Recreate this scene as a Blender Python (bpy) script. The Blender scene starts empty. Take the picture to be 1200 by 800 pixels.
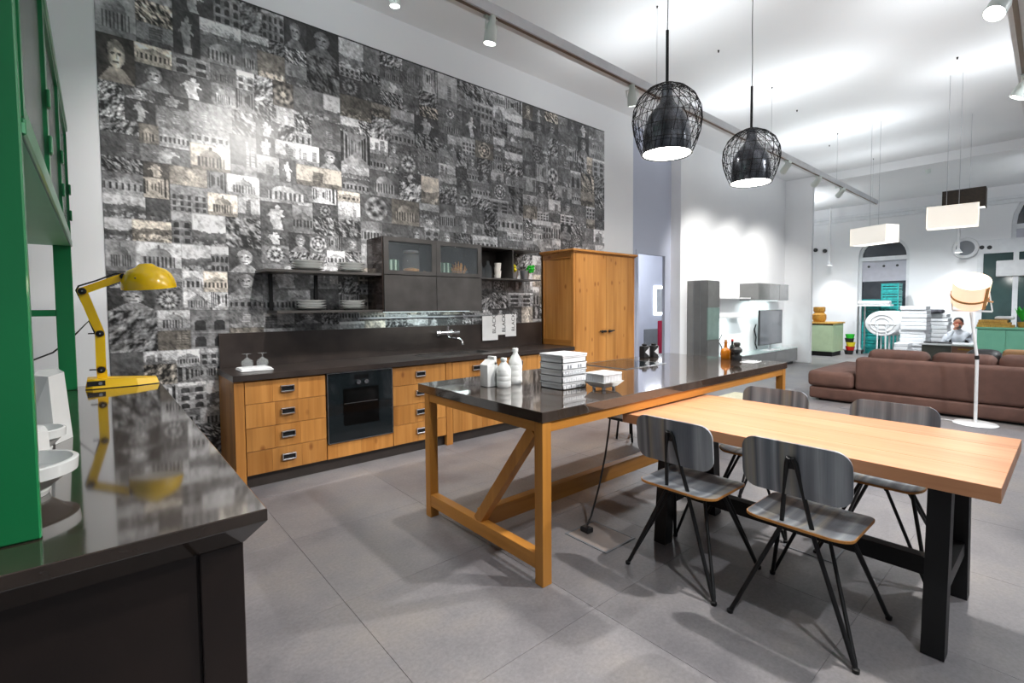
import bpy, bmesh, math, random
import numpy as np
from mathutils import Vector, Matrix, Euler

random.seed(7)
SC = bpy.context.scene
COL = SC.collection

# ------------------------------------------------------------------ camera
H = 1.39
F, PITCH, ROLL, YAW, CX, CY = 571.248, math.radians(-2.545), math.radians(-.311), math.radians(42.245), 633.625, 383.189
fw = Vector((math.sin(YAW)*math.cos(PITCH), math.cos(YAW)*math.cos(PITCH), math.sin(PITCH)))
rt0 = Vector((math.cos(YAW), -math.sin(YAW), 0)); up0 = rt0.cross(fw)
rt = rt0*math.cos(ROLL) + up0*math.sin(ROLL)
up = up0*math.cos(ROLL) - rt0*math.sin(ROLL)
cd = bpy.data.cameras.new('camera'); cam = bpy.data.objects.new('camera', cd); COL.objects.link(cam)
m = Matrix((rt, up, -fw)).transposed().to_4x4(); m.translation = (0, 0, H); cam.matrix_world = m
cd.sensor_width = 36; cd.sensor_fit = 'HORIZONTAL'; cd.lens = F*36/1200
cd.shift_x = -(CX-600)/1200; cd.shift_y = (CY-400)/1200
cd.clip_start = .02; cd.clip_end = 100
SC.camera = cam

def at(u, v, ax, val):
    """point where the ray of a photo pixel meets the plane axis = val"""
    d = fw + rt*((u-CX)/F) + up*((CY-v)/F)
    t = (val - (0, 0, H)[ax])/d[ax]
    return Vector((0, 0, H)) + d*t

# ------------------------------------------------------------------ world and exposure
W = bpy.data.worlds.new('world'); SC.world = W; W.use_nodes = True
W.node_tree.nodes['Background'].inputs[0].default_value = (.83, .9, 1, 1)
W.node_tree.nodes['Background'].inputs[1].default_value = .22
SC.view_settings.view_transform = 'Standard'; SC.view_settings.look = 'None'
SC.view_settings.gamma = 1; SC.view_settings.use_curve_mapping = False
SC.view_settings.exposure = 0.15
SC.cycles.use_denoising = True
SC.cycles.sample_clamp_indirect = 4
SC.cycles.max_bounces = 8
SC.cycles.caustics_reflective = False; SC.cycles.caustics_refractive = False

def light(kind, name, loc, power, aim=None, size=.1, color=(1, .97, .93), spot=60, blend=.6, sy=None, parent=None):
    l = bpy.data.lights.new(name, kind); l.energy = power; l.color = color
    if kind == 'SPOT':
        l.spot_size = math.radians(spot); l.spot_blend = blend; l.shadow_soft_size = size
    elif kind == 'AREA':
        l.shape = 'RECTANGLE'; l.size = size; l.size_y = sy or size
    else:
        l.shadow_soft_size = size
    o = bpy.data.objects.new(name, l); COL.objects.link(o)
    if aim is not None:
        d = Vector(aim)-Vector(loc); o.rotation_euler = d.to_track_quat('-Z', 'Y').to_euler()
    o.location = loc
    if parent:
        o.parent = parent; o.location = Vector(loc)-org(parent)
    return o

# ------------------------------------------------------------------ materials
def nt(name):
    m = bpy.data.materials.new(name); m.use_nodes = True
    n = m.node_tree; return m, n, n.nodes['Principled BSDF']
def node(n, t, **kw):
    x = n.nodes.new(t)
    for k, v in kw.items():
        if k.startswith('i_'):
            x.inputs[k[2:].replace('_', ' ')].default_value = v
        else: setattr(x, k, v)
    return x
def c4(c): return (c[0], c[1], c[2], 1)
def S(r, g, b):
    f = lambda v: ((v/255+.055)/1.055)**2.4 if v/255 > .04045 else v/255/12.92
    return (f(r), f(g), f(b))
def ramp(n, stops):
    r = n.nodes.new('ShaderNodeValToRGB'); e = r.color_ramp.elements
    while len(e) < len(stops): e.new(.5)
    for i, (p, c) in enumerate(stops):
        e[i].position = p; e[i].color = c4(c) if len(c) == 3 else c
    return r
def simple(name, c, rough=.5, metal=0, c2=None, scale=8, bump=0, bscale=60, coat=0, spec=.5, stretch=(1, 1, 1), detail=4):
    m, n, p = nt(name)
    tc = node(n, 'ShaderNodeTexCoord'); mp = node(n, 'ShaderNodeMapping'); mp.inputs['Scale'].default_value = stretch
    n.links.new(tc.outputs['Object'], mp.inputs[0])
    c2 = c2 or tuple(min(1, x*.9) for x in c)
    no = node(n, 'ShaderNodeTexNoise', i_Scale=scale, i_Detail=detail); n.links.new(mp.outputs[0], no.inputs['Vector'])
    r = ramp(n, [(.3, c2), (.7, c)]); n.links.new(no.outputs[0], r.inputs[0]); n.links.new(r.outputs[0], p.inputs['Base Color'])
    p.inputs['Roughness'].default_value = rough; p.inputs['Metallic'].default_value = metal
    p.inputs['Coat Weight'].default_value = coat; p.inputs['Specular IOR Level'].default_value = spec
    p.inputs['Coat Roughness'].default_value = .05
    if bump:
        b = node(n, 'ShaderNodeTexNoise', i_Scale=bscale, i_Detail=3); n.links.new(mp.outputs[0], b.inputs['Vector'])
        bn = node(n, 'ShaderNodeBump'); bn.inputs['Strength'].default_value = bump; bn.inputs['Distance'].default_value = .01
        n.links.new(b.outputs[0], bn.inputs['Height']); n.links.new(bn.outputs[0], p.inputs['Normal'])
    return m
def emis(name, c, s):
    m, n, p = nt(name)
    p.inputs['Base Color'].default_value = c4(c); p.inputs['Emission Color'].default_value = c4(c); p.inputs['Emission Strength'].default_value = s
    no = node(n, 'ShaderNodeTexNoise', i_Scale=40.); r = ramp(n, [(0, tuple(x*.96 for x in c)), (1, c)])
    n.links.new(no.outputs[0], r.inputs[0]); n.links.new(r.outputs[0], p.inputs['Emission Color'])
    return m
def wood(name, ca, cb, cc, axis=2, rough=.45, scale=1., coat=0, vary=.25, knots=True):
    m, n, p = nt(name)
    tc = node(n, 'ShaderNodeTexCoord'); oi = node(n, 'ShaderNodeObjectInfo')
    ad = node(n, 'ShaderNodeVectorMath', operation='MULTIPLY_ADD')
    cmb = node(n, 'ShaderNodeCombineXYZ')
    for k in range(3): n.links.new(oi.outputs['Random'], cmb.inputs[k])
    n.links.new(cmb.outputs[0], ad.inputs[0]); ad.inputs[1].default_value = (7.3, 5.1, 9.7); n.links.new(tc.outputs['Object'], ad.inputs[2])
    mp = node(n, 'ShaderNodeMapping'); s = [26*scale]*3; s[axis] = 1.1*scale; mp.inputs['Scale'].default_value = s
    n.links.new(ad.outputs[0], mp.inputs[0])
    g = node(n, 'ShaderNodeTexNoise', i_Scale=1., i_Detail=6., i_Distortion=.6); n.links.new(mp.outputs[0], g.inputs['Vector'])
    mp2 = node(n, 'ShaderNodeMapping'); s = [5.5*scale]*3; s[axis] = .55*scale; mp2.inputs['Scale'].default_value = s
    n.links.new(ad.outputs[0], mp2.inputs[0])
    g2 = node(n, 'ShaderNodeTexNoise', i_Scale=1., i_Detail=3.); n.links.new(mp2.outputs[0], g2.inputs['Vector'])
    r1 = ramp(n, [(.25, ca), (.5, cb), (.78, cc)]); n.links.new(g.outputs[0], r1.inputs[0])
    r2 = ramp(n, [(.3, ca), (.7, cc)]); n.links.new(g2.outputs[0], r2.inputs[0])
    mx = node(n, 'ShaderNodeMix', data_type='RGBA'); mx.inputs[0].default_value = .5
    n.links.new(r1.outputs[0], mx.inputs[6]); n.links.new(r2.outputs[0], mx.inputs[7])
    last = mx.outputs[2]
    if knots:
        mp3 = node(n, 'ShaderNodeMapping'); s = [7*scale]*3; s[axis] = 4*scale; mp3.inputs['Scale'].default_value = s
        n.links.new(ad.outputs[0], mp3.inputs[0])
        v = node(n, 'ShaderNodeTexVoronoi', i_Scale=1.); n.links.new(mp3.outputs[0], v.inputs['Vector'])
        rk = ramp(n, [(.06, (.45, .3, .2)), (.16, (1, 1, 1))]); n.links.new(v.outputs['Distance'], rk.inputs[0])
        mk_ = node(n, 'ShaderNodeMix', data_type='RGBA', blend_type='MULTIPLY'); mk_.inputs[0].default_value = .8
        n.links.new(last, mk_.inputs[6]); n.links.new(rk.outputs[0], mk_.inputs[7]); last = mk_.outputs[2]
    hv = node(n, 'ShaderNodeHueSaturation'); mr = node(n, 'ShaderNodeMapRange')
    mr.inputs[3].default_value = 1-vary/2; mr.inputs[4].default_value = 1+vary/2
    n.links.new(oi.outputs['Random'], mr.inputs[0]); n.links.new(mr.outputs[0], hv.inputs['Value']); n.links.new(last, hv.inputs['Color'])
    n.links.new(hv.outputs[0], p.inputs['Base Color'])
    p.inputs['Roughness'].default_value = rough; p.inputs['Coat Weight'].default_value = coat
    bn = node(n, 'ShaderNodeBump'); bn.inputs['Strength'].default_value = .12; bn.inputs['Distance'].default_value = .003
    n.links.new(g.outputs[0], bn.inputs['Height']); n.links.new(bn.outputs[0], p.inputs['Normal'])
    return m
def glass(name, c=(1, 1, 1), alpha=.25, rough=.03):
    m, n, p = nt(name)
    no = node(n, 'ShaderNodeTexNoise', i_Scale=20.); r = ramp(n, [(0, tuple(x*.95 for x in c)), (1, c)])
    n.links.new(no.outputs[0], r.inputs[0]); n.links.new(r.outputs[0], p.inputs['Base Color'])
    p.inputs['Roughness'].default_value = rough; p.inputs['Alpha'].default_value = alpha
    p.inputs['Specular IOR Level'].default_value = .8
    return m

M = {}
M['wall'] = simple('wall_paint', (.88, .89, .90), .75, c2=(.86, .87, .89), scale=2, bump=.04, bscale=90)
M['ceil'] = simple('ceiling_paint', (.88, .89, .90), .85, c2=(.86, .875, .89), scale=1.5)
M['bluewall'] = simple('blue_grey_paint', (.50, .53, .63), .7, c2=(.48, .51, .61), scale=2)
M['trimw'] = simple('trim_white', (.8, .82, .84), .5)
M['oak'] = wood('oak', S(142, 88, 32), S(182, 120, 52), S(206, 148, 80), 2)
M['oakx'] = wood('oak_along_x', S(142, 88, 32), S(182, 120, 52), S(206, 148, 80), 0)
M['oaky'] = wood('oak_along_y', S(142, 88, 32), S(182, 120, 52), S(206, 148, 80), 1)
M['frame'] = wood('oak_frame', S(150, 94, 32), S(184, 122, 46), S(200, 140, 64), 2, knots=False, vary=.1)
M['framex'] = wood('oak_frame_x', S(150, 94, 32), S(184, 122, 46), S(200, 140, 64), 0, knots=False, vary=.1)
M['framey'] = wood('oak_frame_y', S(150, 94, 32), S(184, 122, 46), S(200, 140, 64), 1, knots=False, vary=.1)
M['table'] = wood('table_oak', S(168, 112, 74), S(190, 134, 94), S(204, 150, 112), 1, rough=.38, vary=.0, knots=False)
M['top'] = simple('dark_worktop', S(68, 58, 51), .07, c2=S(48, 40, 35), scale=5, spec=.8, detail=8, coat=.6)
M['ktop'] = simple('dark_kitchen_worktop', S(62, 54, 50), .28, c2=S(42, 36, 34), scale=4, detail=8)
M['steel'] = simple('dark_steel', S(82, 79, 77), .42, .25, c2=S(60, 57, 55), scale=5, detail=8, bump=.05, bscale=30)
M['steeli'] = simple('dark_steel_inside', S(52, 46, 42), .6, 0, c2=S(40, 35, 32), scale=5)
M['brown'] = simple('dark_brown_panel', S(34, 23, 19), .45, c2=S(26, 17, 14), scale=6)
M['plinth'] = simple('dark_plinth', S(58, 50, 46), .4, c2=S(46, 40, 37), scale=6)
M['black'] = simple('black_metal', (.008, .008, .009), .5, 0, c2=(.006, .006, .006), spec=.35)
M['blackp'] = simple('black_plastic', (.015, .015, .016), .45)
M['chrome'] = simple('chrome', (.8, .8, .82), .12, 1)
M['alu'] = simple('brushed_steel', (.55, .56, .58), .3, 1)
M['green'] = simple('green_paint', S(22, 130, 74), .32, c2=S(20, 122, 70), scale=3, coat=.2)
M['green_bounced'] = simple('green_inside_bounce_lit', S(150, 226, 182), .5, c2=S(142, 218, 174), scale=3)  # mint inside paint, colour lightened further for missing bounce light
M['yellow'] = simple('yellow_enamel', S(255, 210, 6), .2, c2=S(252, 204, 4), coat=.5)
M['white'] = simple('white_ceramic', (.74, .75, .74), .16, c2=(.72, .73, .72), coat=.3)
M['whitem'] = simple('white_matt', (.82, .83, .84), .5)
M['cream'] = simple('cream_shade', (.85, .82, .76), .7)
M['glass'] = glass('clear_glass', (.9, .95, .96), .14)
M['cabglass'] = glass('cabinet_glass', (.25, .28, .3), .16, .05)
M['ribglass'] = glass('ribbed_glass', (.34, .42, .40), .55, .25)
M['oven'] = simple('black_oven_glass', (.010, .014, .016), .06, c2=(.009, .012, .014), spec=.6)
M['ovenin'] = simple('oven_window', (.003, .003, .003), .08)
M['leather'] = simple('brown_suede', S(104, 74, 64), .75, c2=S(88, 62, 54), scale=7, bump=.1, bscale=120)
M['gloss'] = simple('glossy_grey_lacquer', S(112, 113, 112), .1, c2=S(106, 107, 106), coat=.5)
M['tvs'] = simple('tv_screen', (.12, .13, .15), .1, c2=(.11, .12, .14), coat=.6)
M['sage'] = simple('sage_panel', S(176, 196, 160), .5)
M['mint'] = simple('mint_panel', S(126, 196, 166), .5, c2=S(120, 190, 160))
M['teal'] = simple('teal_plastic', S(40, 168, 164), .45, c2=S(26, 130, 130), scale=12)
M['amber'] = simple('amber_glass', S(200, 120, 6), .08, c2=S(180, 100, 2), coat=.6)
M['ochre'] = simple('ochre_ceramic', S(196, 150, 66), .4, c2=S(160, 112, 40), scale=30)
M['red'] = simple('red_towel', S(158, 12, 58), .8)
M['darkg'] = simple('dark_grey_panel', S(120, 124, 130), .4)
M['skin'] = simple('skin', S(196, 138, 112), .6)
M['hair'] = simple('black_hair', (.015, .012, .01), .6)
M['shirt'] = simple('white_shirt', (.7, .74, .8), .8)
M['night'] = simple('night_window_glass', S(66, 70, 76), .08, c2=S(48, 52, 58), scale=2, coat=.5)
M['pasta'] = simple('golden_pasta', S(230, 178, 90), .6, c2=S(190, 120, 40), scale=40)
M['leaf'] = simple('leaf_green', S(40, 190, 50), .5)
M['flower'] = simple('yellow_flower', S(240, 220, 40), .6)
M['bookg'] = simple('pale_green_spine', S(190, 222, 200), .5)
M['bookd'] = simple('dark_green_spine', S(70, 110, 90), .5)
M['card'] = simple('white_card', (.8, .8, .8), .6)
M['spotm'] = simple('spot_grey_green', S(226, 236, 231), .4)
M['trackm'] = simple('track_grey', S(226, 229, 232), .4)
M['trackd'] = simple('track_slot', S(120, 104, 92), .5)
M['lamp'] = emis('lamp_lit', (1, .98, .95), 14)
M['pendin'] = emis('pendant_inside', (1, .98, .95), 4)
M['shadew'] = emis('lit_white_fabric', (1, .96, .88), .42)
M['shadeb'] = emis('lit_white_diffuser', (1, .98, .94), 1.6)
M['shadet'] = emis('lit_shade_top', (1, .97, .9), 2.6)
M['shadeo'] = emis('lit_floor_lamp_fabric', (1, .74, .52), .75)
M['shaded'] = simple('dark_woven_shade', S(50, 40, 30), .85, c2=S(32, 27, 22), scale=30)
M['led'] = emis('led_strip', (.86, 1, 1), 2)
M['mirror'] = simple('mirror', (.75, .78, .8), .03, 1)
M['pendm'] = simple('pendant_smoked_metal', S(128, 130, 136), .2, 1, c2=S(62, 64, 68), scale=7, stretch=(1, 1, .25))
M['tray'] = simple('white_tray', (.72, .73, .75), .3)
M['woodlt'] = simple('birch_strap', S(214, 160, 100), .5, c2=S(196, 140, 84), stretch=(1, 1, 8))
M['box'] = simple('white_foam', (.88, .9, .92), .7, c2=(.82, .85, .87), scale=30)
M['planks'] = simple('timber_board', S(210, 168, 84), .6, c2=S(176, 130, 56), scale=10, stretch=(1, 8, 1))
M['dotred'] = simple('red_plastic', S(214, 40, 30), .5)
M['rug'] = simple('cream_rug', S(224, 220, 196), .9, c2=S(206, 200, 170), scale=20)

def floor_mat(name, vary):
    m, n, p = nt(name)
    tc = node(n, 'ShaderNodeTexCoord'); oi = node(n, 'ShaderNodeObjectInfo'); ge = node(n, 'ShaderNodeNewGeometry')
    a = node(n, 'ShaderNodeTexNoise', i_Scale=1.6, i_Detail=5., i_Roughness=.6); n.links.new(ge.outputs['Position'], a.inputs['Vector'])
    b = node(n, 'ShaderNodeTexNoise', i_Scale=60., i_Detail=4., i_Roughness=.7); n.links.new(ge.outputs['Position'], b.inputs['Vector'])
    r = ramp(n, [(.32, S(106, 104, 108)), (.5, S(127, 124, 126)), (.68, S(140, 134, 131))]); n.links.new(a.outputs[0], r.inputs[0])
    r2 = ramp(n, [(.3, (.80, .80, .80)), (.7, (1.12, 1.12, 1.12))]); n.links.new(b.outputs[0], r2.inputs[0])
    mx = node(n, 'ShaderNodeMix', data_type='RGBA', blend_type='MULTIPLY'); mx.inputs[0].default_value = .9
    n.links.new(r.outputs[0], mx.inputs[6]); n.links.new(r2.outputs[0], mx.inputs[7])
    hv = node(n, 'ShaderNodeHueSaturation'); mr = node(n, 'ShaderNodeMapRange'); mr.inputs[3].default_value = 1-vary; mr.inputs[4].default_value = 1+vary
    n.links.new(oi.outputs['Random'], mr.inputs[0]); n.links.new(mr.outputs[0], hv.inputs['Value']); n.links.new(mx.outputs[2], hv.inputs['Color'])
    n.links.new(hv.outputs[0], p.inputs['Base Color'])
    rr = node(n, 'ShaderNodeMapRange'); rr.inputs[3].default_value = .36; rr.inputs[4].default_value = .52
    n.links.new(a.outputs[0], rr.inputs[0]); n.links.new(rr.outputs[0], p.inputs['Roughness'])
    bn = node(n, 'ShaderNodeBump'); bn.inputs['Strength'].default_value = .06; bn.inputs['Distance'].default_value = .003
    n.links.new(b.outputs[0], bn.inputs['Height']); n.links.new(bn.outputs[0], p.inputs['Normal'])
    return m
M['tile'] = floor_mat('concrete_tile', .04)
M['grout'] = simple('tile_joint', S(112, 108, 108), .8)

def veneer(name, along):
    m, n, p = nt(name)
    tc = node(n, 'ShaderNodeTexCoord'); sp = node(n, 'ShaderNodeSeparateXYZ'); n.links.new(tc.outputs['Object'], sp.inputs[0])
    oi = node(n, 'ShaderNodeObjectInfo')
    cm = node(n, 'ShaderNodeCombineXYZ'); mu = node(n, 'ShaderNodeMath', operation='MULTIPLY'); mu.inputs[1].default_value = 6
    n.links.new(oi.outputs['Random'], mu.inputs[0]); ad = node(n, 'ShaderNodeMath', operation='ADD')
    n.links.new(sp.outputs[1], ad.inputs[0]); n.links.new(mu.outputs[0], ad.inputs[1]); n.links.new(ad.outputs[0], cm.inputs[0])
    sm = node(n, 'ShaderNodeMath', operation='MULTIPLY'); sm.inputs[1].default_value = .03
    n.links.new(sp.outputs[along], sm.inputs[0]); n.links.new(sm.outputs[0], cm.inputs[1])
    a = node(n, 'ShaderNodeTexNoise', i_Scale=6.5, i_Detail=1.2); n.links.new(cm.outputs[0], a.inputs['Vector'])
    r = ramp(n, [(.26, S(62, 65, 72)), (.38, S(98, 104, 112)), (.46, S(150, 154, 158)), (.53, S(84, 88, 96)), (.60, S(140, 136, 126)), (.66, S(120, 126, 134)), (.74, S(70, 72, 80))])
    n.links.new(a.outputs[0], r.inputs[0])
    f = node(n, 'ShaderNodeTexNoise', i_Scale=160., i_Detail=2.); n.links.new(cm.outputs[0], f.inputs['Vector'])
    r2 = ramp(n, [(.3, (.86, .86, .86)), (.7, (1.06, 1.06, 1.06))]); n.links.new(f.outputs[0], r2.inputs[0])
    mx = node(n, 'ShaderNodeMix', data_type='RGBA', blend_type='MULTIPLY'); mx.inputs[0].default_value = 1
    n.links.new(r.outputs[0], mx.inputs[6]); n.links.new(r2.outputs[0], mx.inputs[7])
    n.links.new(mx.outputs[2], p.inputs['Base Color']); p.inputs['Roughness'].default_value = .35; p.inputs['Coat Weight'].default_value = .25
    p.inputs['Coat Roughness'].default_value = .2
    return m
M['ven_b'] = veneer('striped_veneer_back', 2); M['ven_s'] = veneer('striped_veneer_seat', 0)

# ------------------------------------------------------------------ builders
class B:
    def __init__(s): s.bm = bmesh.new()
    def box(s, x0, x1, y0, y1, z0, z1, bev=0, seg=2):
        r = bmesh.ops.create_cube(s.bm, size=1)
        for v in r['verts']: v.co = ((x0+x1)/2+v.co.x*(x1-x0), (y0+y1)/2+v.co.y*(y1-y0), (z0+z1)/2+v.co.z*(z1-z0))
        if bev:
            es = list({e for v in r['verts'] for e in v.link_edges})
            bmesh.ops.bevel(s.bm, geom=es, offset=bev, segments=seg, affect='EDGES', profile=.5)
        return s
    def beam(s, p, q, w, d, side=None):
        """bar from p to q, w across `side`, d across the third direction"""
        p, q = Vector(p), Vector(q); a = (q-p).normalized()
        sd = Vector(side or (0, 0, 1)); sd = (sd-a*sd.dot(a)).normalized(); t = a.cross(sd)
        vs = [s.bm.verts.new(e+sd*(i*w/2)+t*(j*d/2)) for e in (p, q) for i, j in ((-1, -1), (1, -1), (1, 1), (-1, 1))]
        for f in ((0, 1, 2, 3), (7, 6, 5, 4), (0, 4, 5, 1), (1, 5, 6, 2), (2, 6, 7, 3), (3, 7, 4, 0)): s.bm.faces.new([vs[k] for k in f])
        return s
    def tube(s, pts, r, n=8, cap=True):
        pts = [Vector(p) for p in pts]; rings = []
        rs = r if isinstance(r, (list, tuple)) else [r]*len(pts)
        prev = None
        for i, p in enumerate(pts):
            t = ((pts[min(i+1, len(pts)-1)]-p).normalized()+(p-pts[max(i-1, 0)]).normalized()).normalized()
            if prev is None:
                a = Vector((0, 0, 1)) if abs(t.z) < .9 else Vector((1, 0, 0)); x = t.cross(a).normalized()
            else: x = (prev-t*prev.dot(t)).normalized()
            prev = x; y = t.cross(x)
            rings.append([s.bm.verts.new(p+(x*math.cos(k*2*math.pi/n)+y*math.sin(k*2*math.pi/n))*rs[i]) for k in range(n)])
        for a, b in zip(rings, rings[1:]):
            for k in range(n): s.bm.faces.new((a[k], a[(k+1) % n], b[(k+1) % n], b[k]))
        if cap: s.bm.faces.new(rings[0][::-1]); s.bm.faces.new(rings[-1])
        return s
    def lathe(s, prof, c=(0, 0, 0), n=24, ax=None, sx=1, sy=1):
        c = Vector(c); q = Vector(ax).to_track_quat('Z', 'Y').to_matrix() if ax is not None else Matrix.Identity(3)
        rings = []
        for r, z in prof:
            if r < 1e-6: rings.append([s.bm.verts.new(c+q@Vector((0, 0, z)))])
            else: rings.append([s.bm.verts.new(c+q@Vector((r*sx*math.cos(k*2*math.pi/n), r*sy*math.sin(k*2*math.pi/n), z))) for k in range(n)])
        for a, b in zip(rings, rings[1:]):
            for k in range(n):
                k2 = (k+1) % n
                if len(a) == 1 and len(b) == 1: continue
                if len(a) == 1: s.bm.faces.new((a[0], b[k2], b[k]))
                elif len(b) == 1: s.bm.faces.new((a[k], a[k2], b[0]))
                else: s.bm.faces.new((a[k], a[k2], b[k2], b[k]))
        return s
    def disc(s, c, r, t, n=24, ax=(0, 0, 1)):
        return s.lathe([(0, 0), (r, 0), (r, t), (0, t)], c, n, ax)
    def prism(s, pts, vec, bev=0):
        a = [s.bm.verts.new(p) for p in pts]; b = [s.bm.verts.new(Vector(p)+Vector(vec)) for p in pts]; n = len(pts)
        s.bm.faces.new(a[::-1]); s.bm.faces.new(b)
        for k in range(n): s.bm.faces.new((a[k], a[(k+1) % n], b[(k+1) % n], b[k]))
        return s
    def grid(s, f, nu, nv, cu=False):
        vs = [[s.bm.verts.new(f(i/(nu-1), j/(nv-1))) for j in range(nv)] for i in range(nu)]
        for i in range(nu-1):
            for j in range(nv-1): s.bm.faces.new((vs[i][j], vs[i+1][j], vs[i+1][j+1], vs[i][j+1]))
        return s

def org(p):
    v = Vector((0, 0, 0))
    while p is not None: v += p.location; p = p.parent
    return v
def obj(name, b, mat, parent=None, smooth=None, **tagkw):
    me = bpy.data.meshes.new(name)
    if parent is not None:
        bmesh.ops.translate(b.bm, verts=b.bm.verts, vec=-org(parent))
    bmesh.ops.recalc_face_normals(b.bm, faces=b.bm.faces)
    b.bm.to_mesh(me); b.bm.free()
    me.materials.append(M[mat] if isinstance(mat, str) else mat)
    if smooth:
        me.polygons.foreach_set('use_smooth', [True]*len(me.polygons)); me.set_sharp_from_angle(angle=math.radians(smooth))
    o = bpy.data.objects.new(name, me); COL.objects.link(o); o.parent = parent
    if tagkw: tag(o, **tagkw)
    return o
def tag(o, label=None, cat=None, group=None, kind=None):
    if label: o['label'] = label
    if cat: o['category'] = cat
    if group: o['group'] = group
    if kind: o['kind'] = kind
    return o
def thing(name, label, cat, loc=(0, 0, 0), group=None):
    o = bpy.data.objects.new(name, None); COL.objects.link(o); o.location = loc; o.empty_display_size = .1
    return tag(o, label, cat, group)
def solo(name, b, mat, label, cat, group=None, smooth=None, loc=None):
    """a thing that is one mesh; its origin is put at the base"""
    bm = b.bm
    if loc is None:
        xs = [v.co for v in bm.verts]
        loc = Vector(((min(c.x for c in xs)+max(c.x for c in xs))/2, (min(c.y for c in xs)+max(c.y for c in xs))/2, min(c.z for c in xs)))
    bmesh.ops.translate(bm, verts=bm.verts, vec=-Vector(loc))
    o = obj(name, b, mat, None, smooth); o.location = loc
    return tag(o, label, cat, group)
def struct(name, b, mat, parent=None, smooth=None):
    o = obj(name, b, mat, parent, smooth)
    if parent is None: o['kind'] = 'structure'
    return o
def dup(root, loc, rotz=None, label=None, group=None):
    r = root.copy(); COL.objects.link(r); r.location = loc
    if rotz is not None: r.rotation_euler = (0, 0, rotz)
    if label: r['label'] = label
    if group: r['group'] = group
    def rec(a, b):
        for ch in list(a.children):
            c = ch.copy(); COL.objects.link(c); c.parent = b; rec(ch, c)
    rec(root, r)
    return r

# ------------------------------------------------------------------ setting
CEIL = 4.34; WY = 4.8; FX = 17.0
fl = struct('floor', B().box(-4, 17.3, -6, 10, -.1, -.0025), 'grout')
T = .83; tile_me = None
for i in range(-2, 20):
    for j in range(-3, 5):
        x0 = .815+i*T; y0 = .62+j*T
        if x0+T > FX: continue
        if tile_me is None:
            b = B(); g = .0008
            b.box(-T/2+g, T/2-g, -T/2+g, T/2-g, -.02, 0, .0006, 1)
            o = obj('tile', b, 'tile', fl); tile_me = o.data
        else:
            o = bpy.data.objects.new('tile', tile_me); COL.objects.link(o); o.parent = fl
        o.location = (x0+T/2, y0+T/2, 0)
b = B().box(FX-1, FX, -2, 7, -.02, -.001); obj('floor_far_strip', b, 'tile', fl)

struct('ceiling', B().box(-4, 17.3, -6, 10, CEIL, CEIL+.15), 'ceil')
wk = struct('wall_kitchen', B().box(-3.5, 6.357, WY, WY+.2, 0, CEIL), 'wall')
# recessed blue-grey wall with the door opening
xd0, xd1 = at(747, 300, 1, 5.0).x, at(779, 300, 1, 5.0).x
zd = at(765, 298, 1, 5.0).z
b = B(); b.box(6.2, xd0, 5.0, 5.03, 0, CEIL); b.box(xd1, 7.9, 5.0, 5.03, 0, CEIL); b.box(xd0, xd1, 5.0, 5.03, zd, CEIL)
struct('wall_recess', b, 'bluewall')
b = B(); b.box(xd0-.05, xd0+.012, 4.985, 5.04, 0, zd-.012); b.box(xd1-.012, xd1+.05, 4.985, 5.04, 0, zd-.012); b.box(xd0-.05, xd1+.05, 4.985, 5.04, zd-.012, zd+.05)
struct('trim_1', b, 'bluewall')
struct('wall_television', B().box(7.74, 12.9, WY, WY+.2, 0, CEIL), 'wall')
struct('wall_pillar', B().box(12.35, 12.47, 4.2, WY+.2, 0, CEIL, .012), 'wall')
struct('wall_pillar_beam', B().box(12.36, 12.8, -6, 4.2, 4.16, CEIL-.001), 'ceil')
# washroom behind the door
struct('wall_washroom', B().box(6.2, 14, 7.5, 7.6, 0, 3), 'bluewall')
struct('wall_washroom_side', B().box(13.0, 13.1, 5.0, 7.6, 0, 4.3), 'wall')
# far wall with two arched windows
def arch_pts(y0, y1, z0, zs, x, n=14):
    r = (y1-y0)/2; c = (y0+y1)/2
    return [(x, y0, z0)]+[(x, c-r*math.cos(math.pi*k/n), zs+r*math.sin(math.pi*k/n)*.95) for k in range(n+1)]+[(x, y1, z0)]
def wall_with_arches(x, y0, y1, z1, holes):
    b = B(); cur = y0
    for a0, a1, z0, zs in holes:
        b.box(x, x+.3, cur, a0, 0, z1)
        r = (a1-a0)/2; c = (a0+a1)/2; n = 14
        top = [(x, c-r*math.cos(math.pi*k/n), zs+r*math.sin(math.pi*k/n)*.95) for k in range(n+1)]
        for p, q in zip(top, top[1:]):
            b.prism([p, q, (x, q[1], z1), (x, p[1], z1)], (.3, 0, 0))
        b.box(x, x+.3, a0, a1, 0, z0); cur = a1
    b.box(x, x+.3, cur, y1, 0, z1)
    return b
w1 = (at(1066, 300, 0, FX).y, at(1006, 300, 0, FX).y, 0.05, at(1036, 300, 0, FX).z)
w2 = (-1.2, at(1186, 250, 0, FX).y, .05, at(1190, 262, 0, FX).z)
struct('wall_far', wall_with_arches(FX, -6, 9, CEIL, [w2, w1]), 'wall')
struct('trim_cornice', B().box(FX-.10, FX, -6, 9, 3.98, 4.06).box(FX-.05, FX, -6, 9, 3.88, 3.98), 'trimw')
struct('wall_far_side', B().box(12.9, FX+.3, 6.9, 7.0, 0, CEIL), 'wall')
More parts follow.
